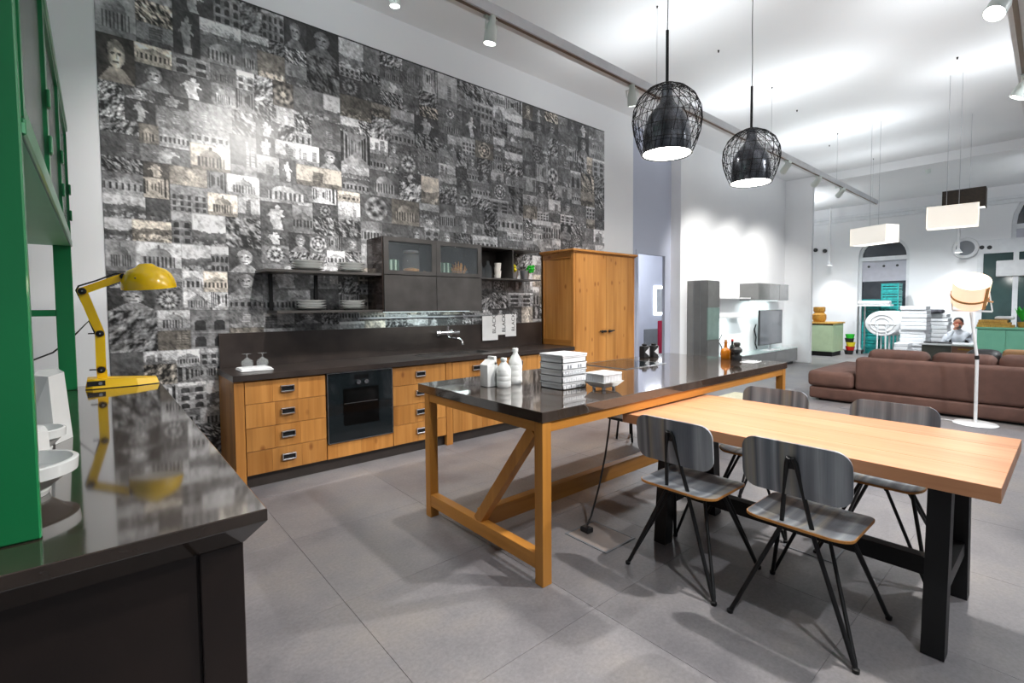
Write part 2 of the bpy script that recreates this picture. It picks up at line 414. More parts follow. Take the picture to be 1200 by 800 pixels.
for k, (a0, a1, z0, zs) in enumerate((w1, w2)):
    x = FX+.12; n = 14
    f = B(); r = (a1-a0)/2; c = (a0+a1)/2
    pts = [(x, a0+.04, z0), (x, a0+.04, zs)]+[(x, c-(r-.04)*math.cos(math.pi*i/n), zs+(r-.04)*.95*math.sin(math.pi*i/n)) for i in range(n+1)]+[(x, a1-.04, zs), (x, a1-.04, z0)]
    for p, q in zip(pts, pts[1:]):
        if (Vector(p)-Vector(q)).length > 1e-4: f.beam(p, q, .09, .09, (1, 0, 0))
    f.box(x-.06, x+.06, a0, a1, zs-.12, zs)
    o = struct('window_%d' % (k+1), f, 'trimw')
    obj('pane', B().box(x+.005, x+.015, a0+.04, a1-.04, z0, zs-.1), 'night', o)
    pa = arch_pts(a0+.05, a1-.05, zs-.02, zs-.01, x+.005, 14)
    obj('pane', B().prism(pa, (.01, 0, 0)), 'night', o)
    obj('blind', B().box(x-.015, x-.005, a0+.08, a1-.08, zs-.72, zs-.12), simple('grey_blind', S(190, 190, 200), .7), o)
    for d in (.12, .42, .68):
        obj('lock', B().disc((x-.03, a1-.1-d*(a1-a0), zs-.28), .035, .02, 10, (1, 0, 0)), 'blackp', o)

# wallpaper -----------------------------------------------------------------
def paint_wallpaper(w, h):
    rng = np.random.default_rng(11)
    def fbm(hh, ww, base=3, octs=4):
        out = np.zeros((hh, ww)); amp = 1; tot = 0
        for o in range(octs):
            g = base*2**o; a = rng.random((g+2, int(g*ww/max(hh, 1))+3))
            yy = np.linspace(0, g, hh); xx = np.linspace(0, a.shape[1]-2.001, ww)
            yi = np.minimum(yy.astype(int), g); xi = xx.astype(int); fy = (yy-yi)[:, None]; fx = (xx-xi)[None]
            fy = fy*fy*(3-2*fy); fx = fx*fx*(3-2*fx)
            A = a[yi][:, xi]; Bq = a[yi][:, xi+1]; C_ = a[yi+1][:, xi]; D = a[yi+1][:, xi+1]
            out += amp*((A*(1-fx)+Bq*fx)*(1-fy)+(C_*(1-fx)+D*fx)*fy); tot += amp; amp *= .62
        return out/tot
    def pic(hh, ww):
        y, x = np.mgrid[0:hh, 0:ww]; v = (y+.5)/hh; u = (x+.5)/ww       # v: 0 top
        n1 = fbm(hh, ww, 3, 4); n2 = fbm(hh, ww, 7, 3)
        kind = rng.choice(['land', 'temple', 'arch', 'bust', 'statue', 'dome', 'tower', 'relief', 'ring', 'arcade', 'land', 'land', 'temple', 'relief', 'relief', 'bust', 'statue', 'city', 'land', 'dome', 'tower'])
        sky = .45+.35*rng.random()-.15*v
        if rng.random() < .4: sky = sky*.35
        g = .12+.25*n1
        im = None
        if kind == 'land':
            hz = .4+.25*rng.random()+.18*(fbm(hh, ww, 4, 3)[hh//2]-.5)[None]
            im = np.where(v < hz, sky+.2*(n1-.5), .06+.5*n2*n1)
            im = np.where((v > hz+.25) & (n2 > .55), im+.25, im)
        elif kind == 'temple':
            t = .15+.1*rng.random(); b0 = .78
            ped = (v > t) & (v < t+.22) & (np.abs(u-.5) < (v-t)*2.1)
            ent = (v >= t+.2) & (v < t+.3) & (np.abs(u-.5) < .46)
            nc = rng.integers(4, 8); col = (np.abs(((u-.06)/.88*nc) % 1-.5) < .23) & (v >= t+.3) & (v < b0) & (np.abs(u-.5) < .45)
            ins = (v >= t+.3) & (v < b0) & (np.abs(u-.5) < .45)
            im = sky+.1*(n1-.5); im = np.where(ins, .03+.05*n2, im); im = np.where(ped, .3+.3*(n2-.5), im); im = np.where(ent, .38+.4*(n2-.5), im)
            im = np.where(col, .42-.3*(((u-.06)/.88*nc) % 1-.3), im); im = np.where(v >= b0, .2+.3*n2, im)
        elif kind in ('arch', 'city'):
            rows = rng.integers(1, 4); nc = rng.integers(2, 6); top = .1+.25*rng.random()*(kind == 'city')
            vv = np.clip((v-top)/(1-top), 0, 1)*rows % 1; uu = u*nc % 1
            op = (np.abs(uu-.5) < .28) & (vv > .28+.9*np.maximum(0, .0)) & ((vv > .5) | (((uu-.5)/.28)**2+((vv-.5)/.26)**2 < 1)) & (vv < .92)
            im = np.where(op, .03+.08*n1, .3+.45*(n2-.4)); im = np.where(v < top+.04*np.sin(u*14), sky, im)
            im = np.where(vv < .07, im+.15, im)
        elif kind == 'bust':
            bg = .04+.3*rng.random()*n1; cx = .5+.1*(rng.random()-.5)
            head = ((u-cx)/.24)**2+((v-.38)/.3)**2 < 1
            im = bg.copy() if hasattr(bg, 'copy') else bg
            sh = (v > .68) & (np.abs(u-cx) < .14+(v-.66)*1.0)
            sh2 = (np.abs(u-cx) < .1) & (v > .5)
            im = np.where(sh | sh2, .28+.3*(n2-.5), im)
            face = .62-.5*np.abs(u-cx-.05)/.24+.2*(n2-.5); im = np.where(head, face, im)
            hair = head & (v < .24+.12*np.abs(u-cx)/.24+.1*(n2-.5)); im = np.where(hair, .1+.3*n2, im)
            for ex in (-.09, .09): im = np.where(((u-cx-ex)/.055)**2+((v-.38)/.035)**2 < 1, .06, im)
            im = np.where((np.abs(u-cx-.015) < .025) & (v > .38) & (v < .5), .3, im); im = np.where((np.abs(u-cx) < .08) & (np.abs(v-.57) < .018), .1, im)
        elif kind == 'statue':
            im = .04+.12*n1+ (.3*rng.random() if rng.random() < .4 else 0)
            cx = .5+.04*np.sin(v*7+rng.random()*6)
            wd_ = .8+.9*rng.random(); bod = wd_*np.where(v < .25, 0, np.where(v < .5, .14, .12-.04*(v-.5)))
            fig = (np.abs(u-cx) < bod*(1+.4*(n2-.5))) & (v > .25) & (v < .95)
            fig |= ((u-cx)/.08)**2+((v-.18)/.09)**2 < 1
            fig |= (np.abs(v-.35-.5*np.abs(u-cx)) < .035) & (np.abs(u-cx) < .28)
            im = np.where(fig, .5+.5*(n2-.5)+.5*(u-cx), im)
        elif kind == 'dome':
            im = sky+.1*(n1-.5); d = ((u-.5)/.28)**2+((v-.5)/.3)**2 < 1
            im = np.where(d & (v < .5), .32-.5*(u-.5)+.1*(n2-.5), im)
            im = np.where((np.abs(u-.5) < .03) & (v > .08) & (v < .22), .2, im)
            bd = (v >= .5) & (np.abs(u-.5) < .34); im = np.where(bd, np.where((u*11 % 1) < .5, .08, .36)+.1*(n2-.5), im)
            im = np.where(v > .85, .15+.2*n2, im)
        elif kind == 'tower':
            im = sky+.1*(n1-.5)
            for _ in range(rng.integers(1, 4)):
                c = .15+.7*rng.random(); wd = .05+.07*rng.random(); t = .08+.35*rng.random(); tilt = .1*(rng.random()-.5)
                tw = (np.abs(u-c-tilt*v) < wd) & (v > t); im = np.where(tw, .12+.25*((v*14 % 1) < .5)*.6+.15*n2, im)
            im = np.where(v > .72+.1*n1, .08+.3*n2, im)
        elif kind == 'ring':
            rr = np.hypot((u-.5)*ww/hh, v-.5); im = .08+.15*n1
            rg = .30+.2*np.sin(rr*(16+30*rng.random()))+.5*(n2-.5); sect = np.sin(np.arctan2(v-.5, u-.5)*int(rng.integers(5, 16)))*.12
            im = np.where(rr < .46, rg*.8+sect, im); im = np.where(rr < .1, .6, im)
        elif kind == 'arcade':
            px = np.abs(u-.35-.3*rng.random())+1e-3; lg = np.log(px+.04)*3.2
            im = np.where((lg % 1) < .45, .42, .06)+.2*(n2-.5); im = np.where(np.abs(v-.45) > .12+.75*px, .28+.25*n1*(v > .5)+.12*(v < .45), im)
        else:
            q = fbm(hh, ww, int(rng.integers(3, 6)), 4); q2 = fbm(hh, ww, 10, 2)
            gy_, gx_ = np.gradient(q+.18*q2)
            em = (gx_*rng.choice([-1, 1])-gy_)*6; im = np.clip(.22+.4*em+.5*(n1-.5)+.7*(q-.5), .02, .8)
        f9 = fbm(hh, ww, 11, 2); ey, ex = np.gradient(fbm(hh, ww, 6, 3))
        im = im*(.45+1.1*fbm(hh, ww, 2, 5))*(.62+.76*f9)+(ex-ey)*(.1+.9*im)+.25*im*(rng.random((hh, ww))-.5)
        return np.clip(im, .008, .85)
    img = np.zeros((h, w, 3))
    rects = []
    def split(x, y, ww, hh):
        mw, mh = (38, 29) if rng.random() < .8 else (54, 44)
        if ww > mw*1.15 and (ww/mw >= hh/mh or hh <= mh*1.25):
            k = int(ww*(.36+.28*rng.random())); split(x, y, k, hh); split(x+k, y, ww-k, hh)
        elif hh > mh*1.25:
            k = int(hh*(.36+.28*rng.random())); split(x, y, ww, k); split(x, y+k, ww, hh-k)
        else: rects.append((x, y, ww, hh))
    split(0, 0, w, h)
    for x, y, ww, hh in rects:
        p = pic(hh, ww)*(.45+.6*rng.random()); p = 1.6*p**1.22
        tint = np.array([1, 1, 1.02]) if rng.random() < .88 else np.array([1.1, 1.0, .88])
        img[y:y+hh, x:x+ww] = p[:, :, None]*tint
        img[y:y+hh, x] *= .7; img[y, x:x+ww] *= .7
    return np.clip(img, 0, 1)
wx0, wx1, wz1 = .055, 5.652, 3.95
NW, NH = 800, 564
wp = paint_wallpaper(NW, NH)
xs = np.linspace(wx0, wx1, NW+1); zs_ = np.linspace(wz1, 0.0, NH+1)
gx, gz = np.meshgrid(xs, zs_)
co = np.stack([gx.ravel(), np.full(gx.size, WY-.004), gz.ravel()], 1).astype(np.float32)
idx = np.arange((NW+1)*(NH+1)).reshape(NH+1, NW+1)
quads = np.stack([idx[:-1, :-1], idx[1:, :-1], idx[1:, 1:], idx[:-1, 1:]], 2).reshape(-1, 4).astype(np.int32)
me = bpy.data.meshes.new('wallpaper')
me.vertices.add(len(co)); me.vertices.foreach_set('co', co.ravel())
me.loops.add(quads.size); me.loops.foreach_set('vertex_index', quads.ravel())
me.polygons.add(len(quads)); me.polygons.foreach_set('loop_start', np.arange(0, quads.size, 4, dtype=np.int32))
me.update(calc_edges=True)
pc = np.pad(wp, ((0, 1), (0, 1), (0, 0)), mode='edge')
att = me.color_attributes.new('print', 'FLOAT_COLOR', 'POINT')
att.data.foreach_set('color', np.concatenate([pc, np.ones(pc.shape[:2]+(1,))], 2).astype(np.float32).ravel())
m_, n_, p_ = nt('photo_wallpaper')
at_ = node(n_, 'ShaderNodeAttribute', attribute_name='print')
n_.links.new(at_.outputs['Color'], p_.inputs['Base Color']); p_.inputs['Roughness'].default_value = .38
tc_ = node(n_, 'ShaderNodeTexCoord'); nz = node(n_, 'ShaderNodeTexNoise', i_Scale=14., i_Detail=3.); n_.links.new(tc_.outputs['Object'], nz.inputs['Vector'])
bn_ = node(n_, 'ShaderNodeBump'); bn_.inputs['Strength'].default_value = .25; bn_.inputs['Distance'].default_value = .01
n_.links.new(nz.outputs[0], bn_.inputs['Height']); n_.links.new(bn_.outputs[0], p_.inputs['Normal'])
me.materials.append(m_)
o = bpy.data.objects.new('wallpaper', me); COL.objects.link(o); o.parent = wk
o['label'] = 'black and white collage wallpaper of ancient monuments'
obj('wallpaper_edge', B().box(wx0, wx1, WY-.006, WY, wz1, wz1+.012), 'blackp', wk)

# ------------------------------------------------------------------ kitchen base units
FY = 4.19
def handle(cx, cz, parent, y=FY):
    h = obj('handle', B().box(cx-.05, cx+.05, y-.006, y+.002, cz-.027, cz+.027, .002, 1), 'black', parent)
    b = B()
    for dz in (-.021, .021): b.box(cx-.05, cx+.05, y-.022, y-.004, cz+dz-.006, cz+dz+.006, .003, 1)
    b.box(cx-.05, cx-.043, y-.02, y-.004, cz-.02, cz+.02); b.box(cx+.043, cx+.05, y-.02, y-.004, cz-.02, cz+.02)
    obj('grip', b, 'chrome', h)
def planks(x0, x1, z0, z1, n, parent, y=FY, jig=.12):
    cuts = [x0]+[x0+(x1-x0)*(k+random.uniform(-jig, jig))/n for k in range(1, n)]+[x1]
    for a, c in zip(cuts, cuts[1:]):
        obj('plank', B().box(a+.0004, c-.0004, y, y+.012, z0, z1, .0008, 1), 'oak', parent)
def drawer_unit(label, x0, x1, rows, nplank):
    t = thing('drawer_unit', label, 'drawer unit', ((x0+x1)/2, 4.5, 0), None)
    obj('carcass', B().box(x0+.001, x1-.001, FY+.022, WY-.012, rows[-1], .834), 'oak', t)
    for zt, zb in zip(rows, rows[1:]):
        d = obj('drawer', B().box(x0+.003, x1-.003, FY+.012, FY+.03, zb+.002, zt-.002), 'oak', t)
        planks(x0+.003, x1-.003, zb+.002, zt-.002, nplank, d)
        handle((x0+x1)/2, (zt+zb)/2+.008, d)
    return t
RZ = [.826, .652, .468, .288, .106]
t = thing('end_panel', 'oak end panel with a front stile closing the kitchen run by the wallpaper', 'panel', (.76, 4.5, 0))
obj('side_board', B().box(.727, .745, FY+.03, WY-.012, .0, .834), 'oak', t)
obj('stile', B().box(.727, .793, FY, FY+.03, .0, .834, .002, 1), 'oak', t)
drawer_unit('oak unit of four drawers beside the panel at the open end of the run', .795, 1.385, RZ, 3)
drawer_unit('oak unit of four drawers between the oven and the sink cabinet', 1.972, 2.53, RZ, 2)
# oven housing and oven
t = thing('oven_housing', 'oak housing with a filler board under the black oven', 'cabinet', (1.68, 4.5, 0))
obj('carcass', B().box(1.387, 1.97, FY+.4, WY-.012, .106, .834), 'oak', t)
f = obj('filler', B().box(1.388, 1.969, FY+.012, FY+.03, .106, .234), 'oakx', t); planks(1.388, 1.969, .106, .234, 2, f)
t = thing('oven', 'built-in black glass oven with two steel knobs', 'oven', (1.68, 4.2, .236))
obj('body', B().box(1.40, 1.955, FY+.02, FY+.38, .25, .82), 'blackp', t)
d = obj('door', B().box(1.394, 1.964, FY-.012, FY+.018, .238, .829, .003, 1), 'oven', t)
obj('window', B().box(1.52, 1.835, FY-.0135, FY-.011, .37, .69), 'ovenin', d)
obj('rail', B().box(1.53, 1.825, FY-.0145, FY-.013, .56, .563), 'alu', d)
b = B()
for s in ((1.392, 1.397), (1.961, 1.966)): b.box(s[0], s[1], FY-.014, FY+.018, .236, .831)
b.box(1.392, 1.966, FY-.014, FY+.018, .236, .2405); b.box(1.392, 1.966, FY-.014, FY+.018, .8265, .831)
obj('frame', b, 'alu', t)
obj('display', B().box(1.615, 1.745, FY-.014, FY-.012, .765, .80), 'ovenin', d)
for x in (1.648, 1.718):
    k = obj('knob', B().lathe([(0, 0), (.021, 0), (.021, .02), (.018, .026), (0, .026)], (x, FY-.012, .738), 20, (0, -1, 0)), 'chrome', t, 40)
    obj('pointer', B().box(x-.002, x+.002, FY-.0395, FY-.038, .738, .754), 'black', k)
# sink cabinet
t = thing('sink_cabinet', 'oak sink cabinet with a wide drawer above tall boarded doors', 'cabinet', (3.45, 4.5, 0))
obj('carcass', B().box(2.535, 4.33, FY+.022, WY-.012, .106, .80), 'oak', t)
obj('post', B().box(2.535, 2.606, FY, FY+.05, 0, .834, .002, 1), 'oak', t)
cut = [2.609, 3.18, 3.75, 4.325]
for a, c in zip(cut, cut[1:]):
    d = obj('drawer', B().box(a, c-.003, FY+.012, FY+.03, .655, .826), 'oak', t); planks(a, c-.003, .655, .826, 3, d)
    handle((a+c)/2, .748, d)
    d = obj('door', B().box(a, c-.003, FY+.012, FY+.03, .108, .651), 'oak', t); planks(a, c-.003, .108, .651, 5, d)
    handle((a+c)/2, .57, d)
solo('plinth', B().box(.78, 4.33, 4.245, 4.26, 0, .105), 'plinth', 'dark recessed plinth under the oak kitchen run', 'plinth')
# worktop with sink opening
X0, X1, Y0, Y1 = .719, 4.352, 4.165, WY-.008
sx0, sx1, sy0, sy1 = 2.42, 3.22, 4.33, 4.63
t = thing('worktop', 'long dark stone worktop along the wall over the oak drawers', 'worktop', (2.5, 4.48, .836))
b = B(); b.box(X0, sx0, Y0, Y1, .836, .88); b.box(sx1, X1, Y0, Y1, .836, .88); b.box(sx0, sx1, Y0, sy0, .836, .88); b.box(sx0, sx1, sy1, Y1, .836, .88)
bmesh.ops.remove_doubles(b.bm, verts=b.bm.verts, dist=1e-5)
obj('slab', b, 'ktop', t)
b = B(); b.box(sx0, sx1, sy0, sy1, .837, .84); b.box(sx0, sx0+.004, sy0, sy1, .837, .878); b.box(sx1-.004, sx1, sy0, sy1, .837, .878); b.box(sx0, sx1, sy0, sy0+.004, .837, .878); b.box(sx0, sx1, sy1-.004, sy1, .837, .878)
b.disc((2.82, 4.48, .84), .045, .004)
obj('sink_basin', b, 'steel', t)
b = B()
for q in ((sx0-.012, sx1+.012, sy0-.012, sy0), (sx0-.012, sx1+.012, sy1, sy1+.012), (sx0-.012, sx0, sy0, sy1), (sx1, sx1+.012, sy0, sy1)): b.box(*q, .878, .883)
obj('sink_rim', b, 'steel', t)
solo('splashback', B().box(.735, 4.352, 4.765, WY-.008, .8805, 1.172), 'ktop', 'dark stone splashback slab standing behind the long worktop', 'splashback')
# tap
t = thing('mixer_tap', 'chrome wall-mounted mixer tap over the sink', 'tap', (2.86, 4.76, 1.0))
b = B()
for x in (2.79, 2.95): b.lathe([(0, 0), (.034, 0), (.034, .008), (.016, .016), (.016, .07), (0, .07)], (x, 4.764, 1.09), 16, (0, -1, 0))
obj('flange', b, 'chrome', t, 40)
obj('body', B().tube([(2.76, 4.70, 1.09), (2.98, 4.70, 1.09)], .021, 14), 'chrome', t, 40)
for x in (2.745, 2.995): obj('handwheel', B().tube([(x-.018, 4.70, 1.09), (x+.018, 4.70, 1.09)], .027, 12), 'chrome', t, 40)
obj('lever', B().tube([(2.87, 4.70, 1.10), (2.87, 4.69, 1.165)], .013, 10), 'chrome', t, 40)
obj('spout', B().tube([(2.87, 4.70, 1.08), (2.88, 4.68, 1.04), (2.90, 4.60, 1.035), (2.92, 4.52, 1.03), (2.93, 4.50, 1.005), (2.93, 4.495, .965)], .011, 10), 'chrome', t, 40)

# ------------------------------------------------------------------ tall cabinet
t = thing('tall_cabinet', 'tall oak larder cabinet with two doors and a moulded top', 'cabinet', (4.98, 4.5, 0))
tx0, tx1 = 4.365, 5.60
obj('back_panel', B().box(tx0, tx1, 4.76, 4.785, 0.0, 2.05), 'oak', t)
obj('side_panel', B().box(tx0+.008, tx0+.025, 4.24, 4.76, 0.0, 2.05), 'oak', t)
obj('side_panel', B().box(tx1-.025, tx1-.008, 4.24, 4.76, 0.0, 2.05), 'oak', t)
for x in (tx0, tx1-.04):
    obj('corner_post', B().box(x, x+.04, 4.20, 4.245, 0, 2.05, .003, 1), 'oak', t)
    obj('rear_post', B().box(x, x+.035, 4.74, 4.786, 0, 2.05, .003, 1), 'oak', t)
obj('top_strip', B().box(tx0, tx0+.012, 4.24, 4.75, 1.98, 2.05), 'oaky', t)
obj('bottom_rail', B().box(tx0, tx0+.012, 4.24, 4.75, .885, .955), 'oaky', t)
mid = (tx0+tx1)/2
for a, c, hx in ((tx0+.042, mid-.002, mid-.075), (mid+.002, tx1-.042, mid+.075)):
    d = obj('door', B().box(a, c, 4.198, 4.22, .10, 2.045, .002, 1), 'oak', t)
    h = obj('handle', B().lathe([(0, 0), (.02, 0), (.016, .012), (0, .014)], (hx, 4.198, 1.045), 14, (0, -1, 0)), 'black', d, 40)
    s = 1 if hx > mid else -1
    obj('lever', B().tube([(hx-s*.05, 4.172, 1.045), (hx-s*.04, 4.170, 1.046), (hx, 4.172, 1.046), (hx+s*.075, 4.172, 1.052)], [.014, .018, .014, .007], 10), 'black', h, 40)
obj('plinth', B().box(tx0+.03, tx1-.03, 4.23, 4.24, 0, .1), 'plinth', t)
b = B().box(tx0-.03, tx1+.03, 4.165, 4.79, 2.062, 2.09, .006, 2); obj('cornice', b, 'oakx', t)
obj('cornice_moulding', B().box(tx0-.012, tx1+.012, 4.185, 4.788, 2.046, 2.064, .004, 1), 'oakx', t)

# ------------------------------------------------------------------ upper units
UY = 4.45
t = thing('open_shelf', 'open dark steel wall shelf of two boards holding white plates', 'shelf', (1.5, 4.62, 1.35))
obj('board', B().box(1.02, 2.010, 4.455, WY-.008, 1.682, 1.704), 'steel', t)
obj('board', B().box(1.10, 2.010, 4.455, WY-.008, 1.336, 1.358), 'steel', t)
b = B(); 
for x in (1.12, 1.5): b.box(x, x+.03, 4.775, 4.79, 1.358, 1.682)
obj('upright', b, 'black', t)
ux = (2.02, 2.585, 3.15)
t = thing('glazed_cabinet', 'dark steel wall cabinet with two glazed flap doors over two plain doors', 'cabinet', (2.58, 4.62, 1.335))
b = B(); b.box(2.02, 2.034, UY, WY-.008, 1.335, 2.055); b.box(3.136, 3.15, UY, WY-.008, 1.335, 2.055); b.box(2.578, 2.592, UY+.02, WY-.008, 1.335, 2.055)
b.box(2.02, 3.15, UY, WY-.008, 1.335, 1.35); b.box(2.02, 3.15, UY, WY-.008, 2.04, 2.055); b.box(2.034, 3.136, UY+.02, WY-.008, 1.688, 1.70)
b.box(2.034, 3.136, WY-.02, WY-.008, 1.35, 2.04)
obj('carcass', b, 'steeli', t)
obj('side_panel', B().box(2.012, 2.0195, UY, WY-.009, 1.335, 2.055), simple('smoked_side', S(60, 50, 46), .12, c2=S(52, 43, 40)), t)
for a, c in zip(ux, ux[1:]):
    d = B(); w = .052
    d.box(a+.002, a+w, UY-.02, UY-.001, 1.697, 2.057); d.box(c-w, c-.002, UY-.02, UY-.001, 1.697, 2.057)
    d.box(a+w, c-w, UY-.02, UY-.001, 1.697, 1.737); d.box(a+w, c-w, UY-.02, UY-.001, 2.015, 2.057)
    d = obj('glazed_door', d, 'steel', t); obj('pane', B().box(a+w, c-w, UY-.012, UY-.008, 1.737, 2.015), 'cabglass', d)
    obj('door', B().box(a+.002, c-.002, UY-.02, UY-.001, 1.337, 1.69, .002, 1), 'steel', t)
light('AREA', 'cabinet_led', (2.58, 4.62, 1.328), 3, (2.58, 4.66, .9), 1.0, (.85, 1, .98), sy=.02)
obj('led_strip', B().box(2.1, 3.1, 4.60, 4.64, 1.330, 1.3345), 'led', t)
t = thing('open_cubby_shelf', 'open dark steel cubby shelf of two bays next to the oak larder', 'shelf', (3.6, 4.62, 1.69))
b = B(); b.box(3.152, 4.05, UY, WY-.008, 1.69, 1.705); b.box(3.152, 4.05, UY, WY-.008, 2.04, 2.055)
obj('board', b, 'steel', t)
obj('divider', B().box(3.605, 3.62, UY, WY-.008, 1.705, 2.04), 'steel', t)
obj('side_panel', B().box(3.152, 3.164, UY, WY-.008, 1.705, 2.04), 'steel', t)
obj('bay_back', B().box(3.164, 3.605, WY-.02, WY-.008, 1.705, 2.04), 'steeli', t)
# hanging rail
t = thing('hanging_rail', 'slim steel rail on the wall above the splashback', 'rail', (2.6, 4.78, 1.24))
obj('bar', B().box(1.9, 3.9, 4.770, 4.782, 1.262, 1.280), 'alu', t)
b = B()
for x in (1.95, 2.9, 3.85): b.box(x, x+.03, 4.782, 4.7955, 1.262, 1.280)
obj('bracket', b, 'alu', t)

# plates
def plate(c, r=.13):
    return B().lathe([(0, 0), (r*.6, 0), (r*.68, .006), (r*.97, .018), (r, .021), (r*.97, .022), (r*.66, .011), (0, .008)], c, 28)
pm = None
def place_plates(x, y, z, n, r, lab):
    global pm
    for k in range(n):
        label = ('bottom', 'second lowest', 'third lowest', 'topmost')[k]+' '+lab
        if pm is None:
            pm = solo('plate', plate((0, 0, 0)), 'white', label, 'plate', 'white plates on the wall shelf', 40, (0, 0, 0)); o = pm
        else:
            o = dup(pm, (0, 0, 0), None, label, 'white plates on the wall shelf')
        o.location = (x, y, z+k*.0225); o.scale = (r/.13, r/.13, 1)
place_plates(1.39, 4.60, 1.705, 4, .135, 'white plate of the upper board stack at the open end')
place_plates(1.775, 4.60, 1.705, 4, .125, 'white plate in the upper board stack beside the glass cabinet')
place_plates(1.41, 4.60, 1.359, 4, .13, 'white plate of the lower board stack at the open end')
place_plates(1.78, 4.60, 1.359, 4, .12, 'white plate in the lower board stack beside the glass cabinet')
# contents of glass cabinet
for x0, tag_ in ((2.10, 'glazed bay beside the white plates'), (2.70, 'glazed bay beside the open cubby')):
    for k in range(6):
        h = .155-.004*(k % 3); x = x0+k*.024
        solo('booklet', B().box(x, x+.019, 4.56, 4.70, 1.701, 1.701+h, .001, 1), 'bookg' if k % 2 == 0 else 'bookd',
             ('pale green' if k % 2 == 0 else 'dark green')+' slim booklet, '+('first', 'second', 'third', 'fourth', 'fifth', 'last')[k]+' in the row of the '+tag_, 'book', 'booklets in the '+tag_)
t = thing('storage_jar', 'clear lidded glass jar with golden food inside the glass cabinet', 'jar', (2.40, 4.62, 1.701))
obj('glass_body', B().lathe([(.085, 0), (.09, .01), (.09, .2), (.07, .22), (.07, .235)], (2.40, 4.62, 1.701), 20), 'glass', t, 40)
obj('contents', B().lathe([(0, .006), (.08, .006), (.08, .07), (0, .085)], (2.40, 4.62, 1.701), 20), 'pasta', t, 40)
obj('lid', B().lathe([(0, .236), (.078, .236), (.078, .255), (.03, .262), (0, .262)], (2.40, 4.62, 1.701), 20), 'whitem', t, 40)
solo('small_loaf', B().lathe([(0, 0), (.035, .004), (.04, .025), (.025, .045), (0, .05)], (2.52, 4.56, 1.701), 12), 'pasta', 'small golden loaf next to the lidded jar', 'bread', None, 60)
b = B()
for k in range(26):
    a = random.uniform(0, 6.28); r = random.uniform(0, .11); x, y = 2.97+r*math.cos(a), 4.62+.07*math.sin(a)
    h = random.uniform(.09, .17)*(1.25-r/.13*.6)
    b.tube([(x*.5+2.97*.5, y*.5+4.62*.5, 1.703), (x+random.uniform(-.02, .02), y, 1.703+h)], .007, 5)
t = thing('pasta_bowl', 'bowl of golden pasta stalks behind the glass door', 'bowl', (2.97, 4.62, 1.701))
obj('bowl', B().lathe([(.04, 0), (.1, .03), (.12, .07), (.115, .07), (.09, .03), (0, .012)], (2.97, 4.62, 1.701), 20), 'glass', t, 40)
o = obj('pasta_stalks', b, 'pasta', t); o['kind'] = 'stuff'
# cubby contents
def bottle_prof(r, h): return [(0, 0), (r, 0), (r, h*.6), (r*.9, h*.68), (r*.4, h*.8), (r*.38, h*.93), (r*.46, h*.94), (r*.46, h), (0, h)]
for x, h, l in ((3.26, .17, 'short'), (3.36, .20, 'tall')):
    solo('decanter', B().lathe(bottle_prof(.045, h), (x, 4.60, 1.706), 18), 'cabglass', l+' dark glass decanter in the cubby', 'bottle', None, 40)
for k in range(4):
    solo('paper_cup', B().lathe([(0, 0), (.036, 0), (.042, .045), (.038, .045), (.034, .006), (0, .006)], (3.48+.006*(k % 2), 4.58, 1.706+k*.0455), 16), 'cream',
         ('bottom', 'second lowest', 'third lowest', 'topmost')[k]+' cream cup of the short stack in the cubby', 'cup', 'stacked cream cups', 40)
for x, mt, l in ((3.72, 'flower', 'yellow flowers'), (3.90, 'leaf', 'bright green leaves')):
    t = thing('plant_pot', 'small zinc pot with '+l+' in the end cubby', 'plant', (x, 4.58, 1.706))
    obj('pot', B().lathe([(0, 0), (.045, 0), (.062, .11), (.058, .11), (.042, .006), (0, .006)], (x, 4.58, 1.706), 18), 'alu', t, 40)
    b = B()
    for k in range(14):
        a = random.uniform(0, 6.28); r = random.uniform(.02, .075); z = 1.706+random.uniform(.09, .17); s = .022
        b.lathe([(0, -s), (s*.8, -s*.4), (s, .1*s), (0, s)], (x+(.05 if mt == 'leaf' else -.05)+r*math.cos(a)*.7, 4.56+r*math.sin(a), z), 6)
    o = obj('foliage', b, mt, t); o['kind'] = 'stuff'
# bracket sheet above second pot: crumpled paper cone
# hanging cards
def text(s, size, mat, loc, rot, parent, extrude=.0006, align='LEFT'):
    cu = bpy.data.curves.new('lettering', 'FONT'); cu.body = s; cu.size = size; cu.extrude = extrude; cu.align_x = align; cu.align_y = 'CENTER'
    o = bpy.data.objects.new('lettering', cu); COL.objects.link(o)
    dg = bpy.context.evaluated_depsgraph_get(); me = bpy.data.meshes.new_from_object(o.evaluated_get(dg))
    bpy.data.objects.remove(o); bpy.data.curves.remove(cu)
    me.materials.clear(); me.materials.append(M[mat])
    o = bpy.data.objects.new('lettering', me); COL.objects.link(o); o.parent = parent
    o.location = Vector(loc)-org(parent); o.rotation_euler = rot
    return o
for (xa, xb, za, zb, tx, yy, lb) in ((3.372, 3.60, .975, 1.268, 3.545, 4.742, 'largest white card hung on the rail, lettered in black'),
                                 (3.60, 3.765, 1.035, 1.278, 3.70, 4.752, 'middle white card hung on the rail, lettered in black'),
                                 (3.72, 3.89, 1.008, 1.285, 3.845, 4.745, 'white card hung on the rail closest to the oak larder')):
    t = thing('hanging_card', lb, 'card', ((xa+xb)/2, yy, za))
    obj('sheet', B().box(xa, xb, yy-.002, yy+.001, za, zb), 'card', t)
    text('BLACK', .072, 'blackp', (tx, yy-.0035, zb-.215), (math.radians(90), math.radians(-90), 0), t)
    obj('hook', B().tube([((xa+xb)/2, yy, zb-.004), ((xa+xb)/2, 4.765, zb+.012), ((xa+xb)/2, 4.768, zb+.008)], .0025, 6), 'chrome', t)
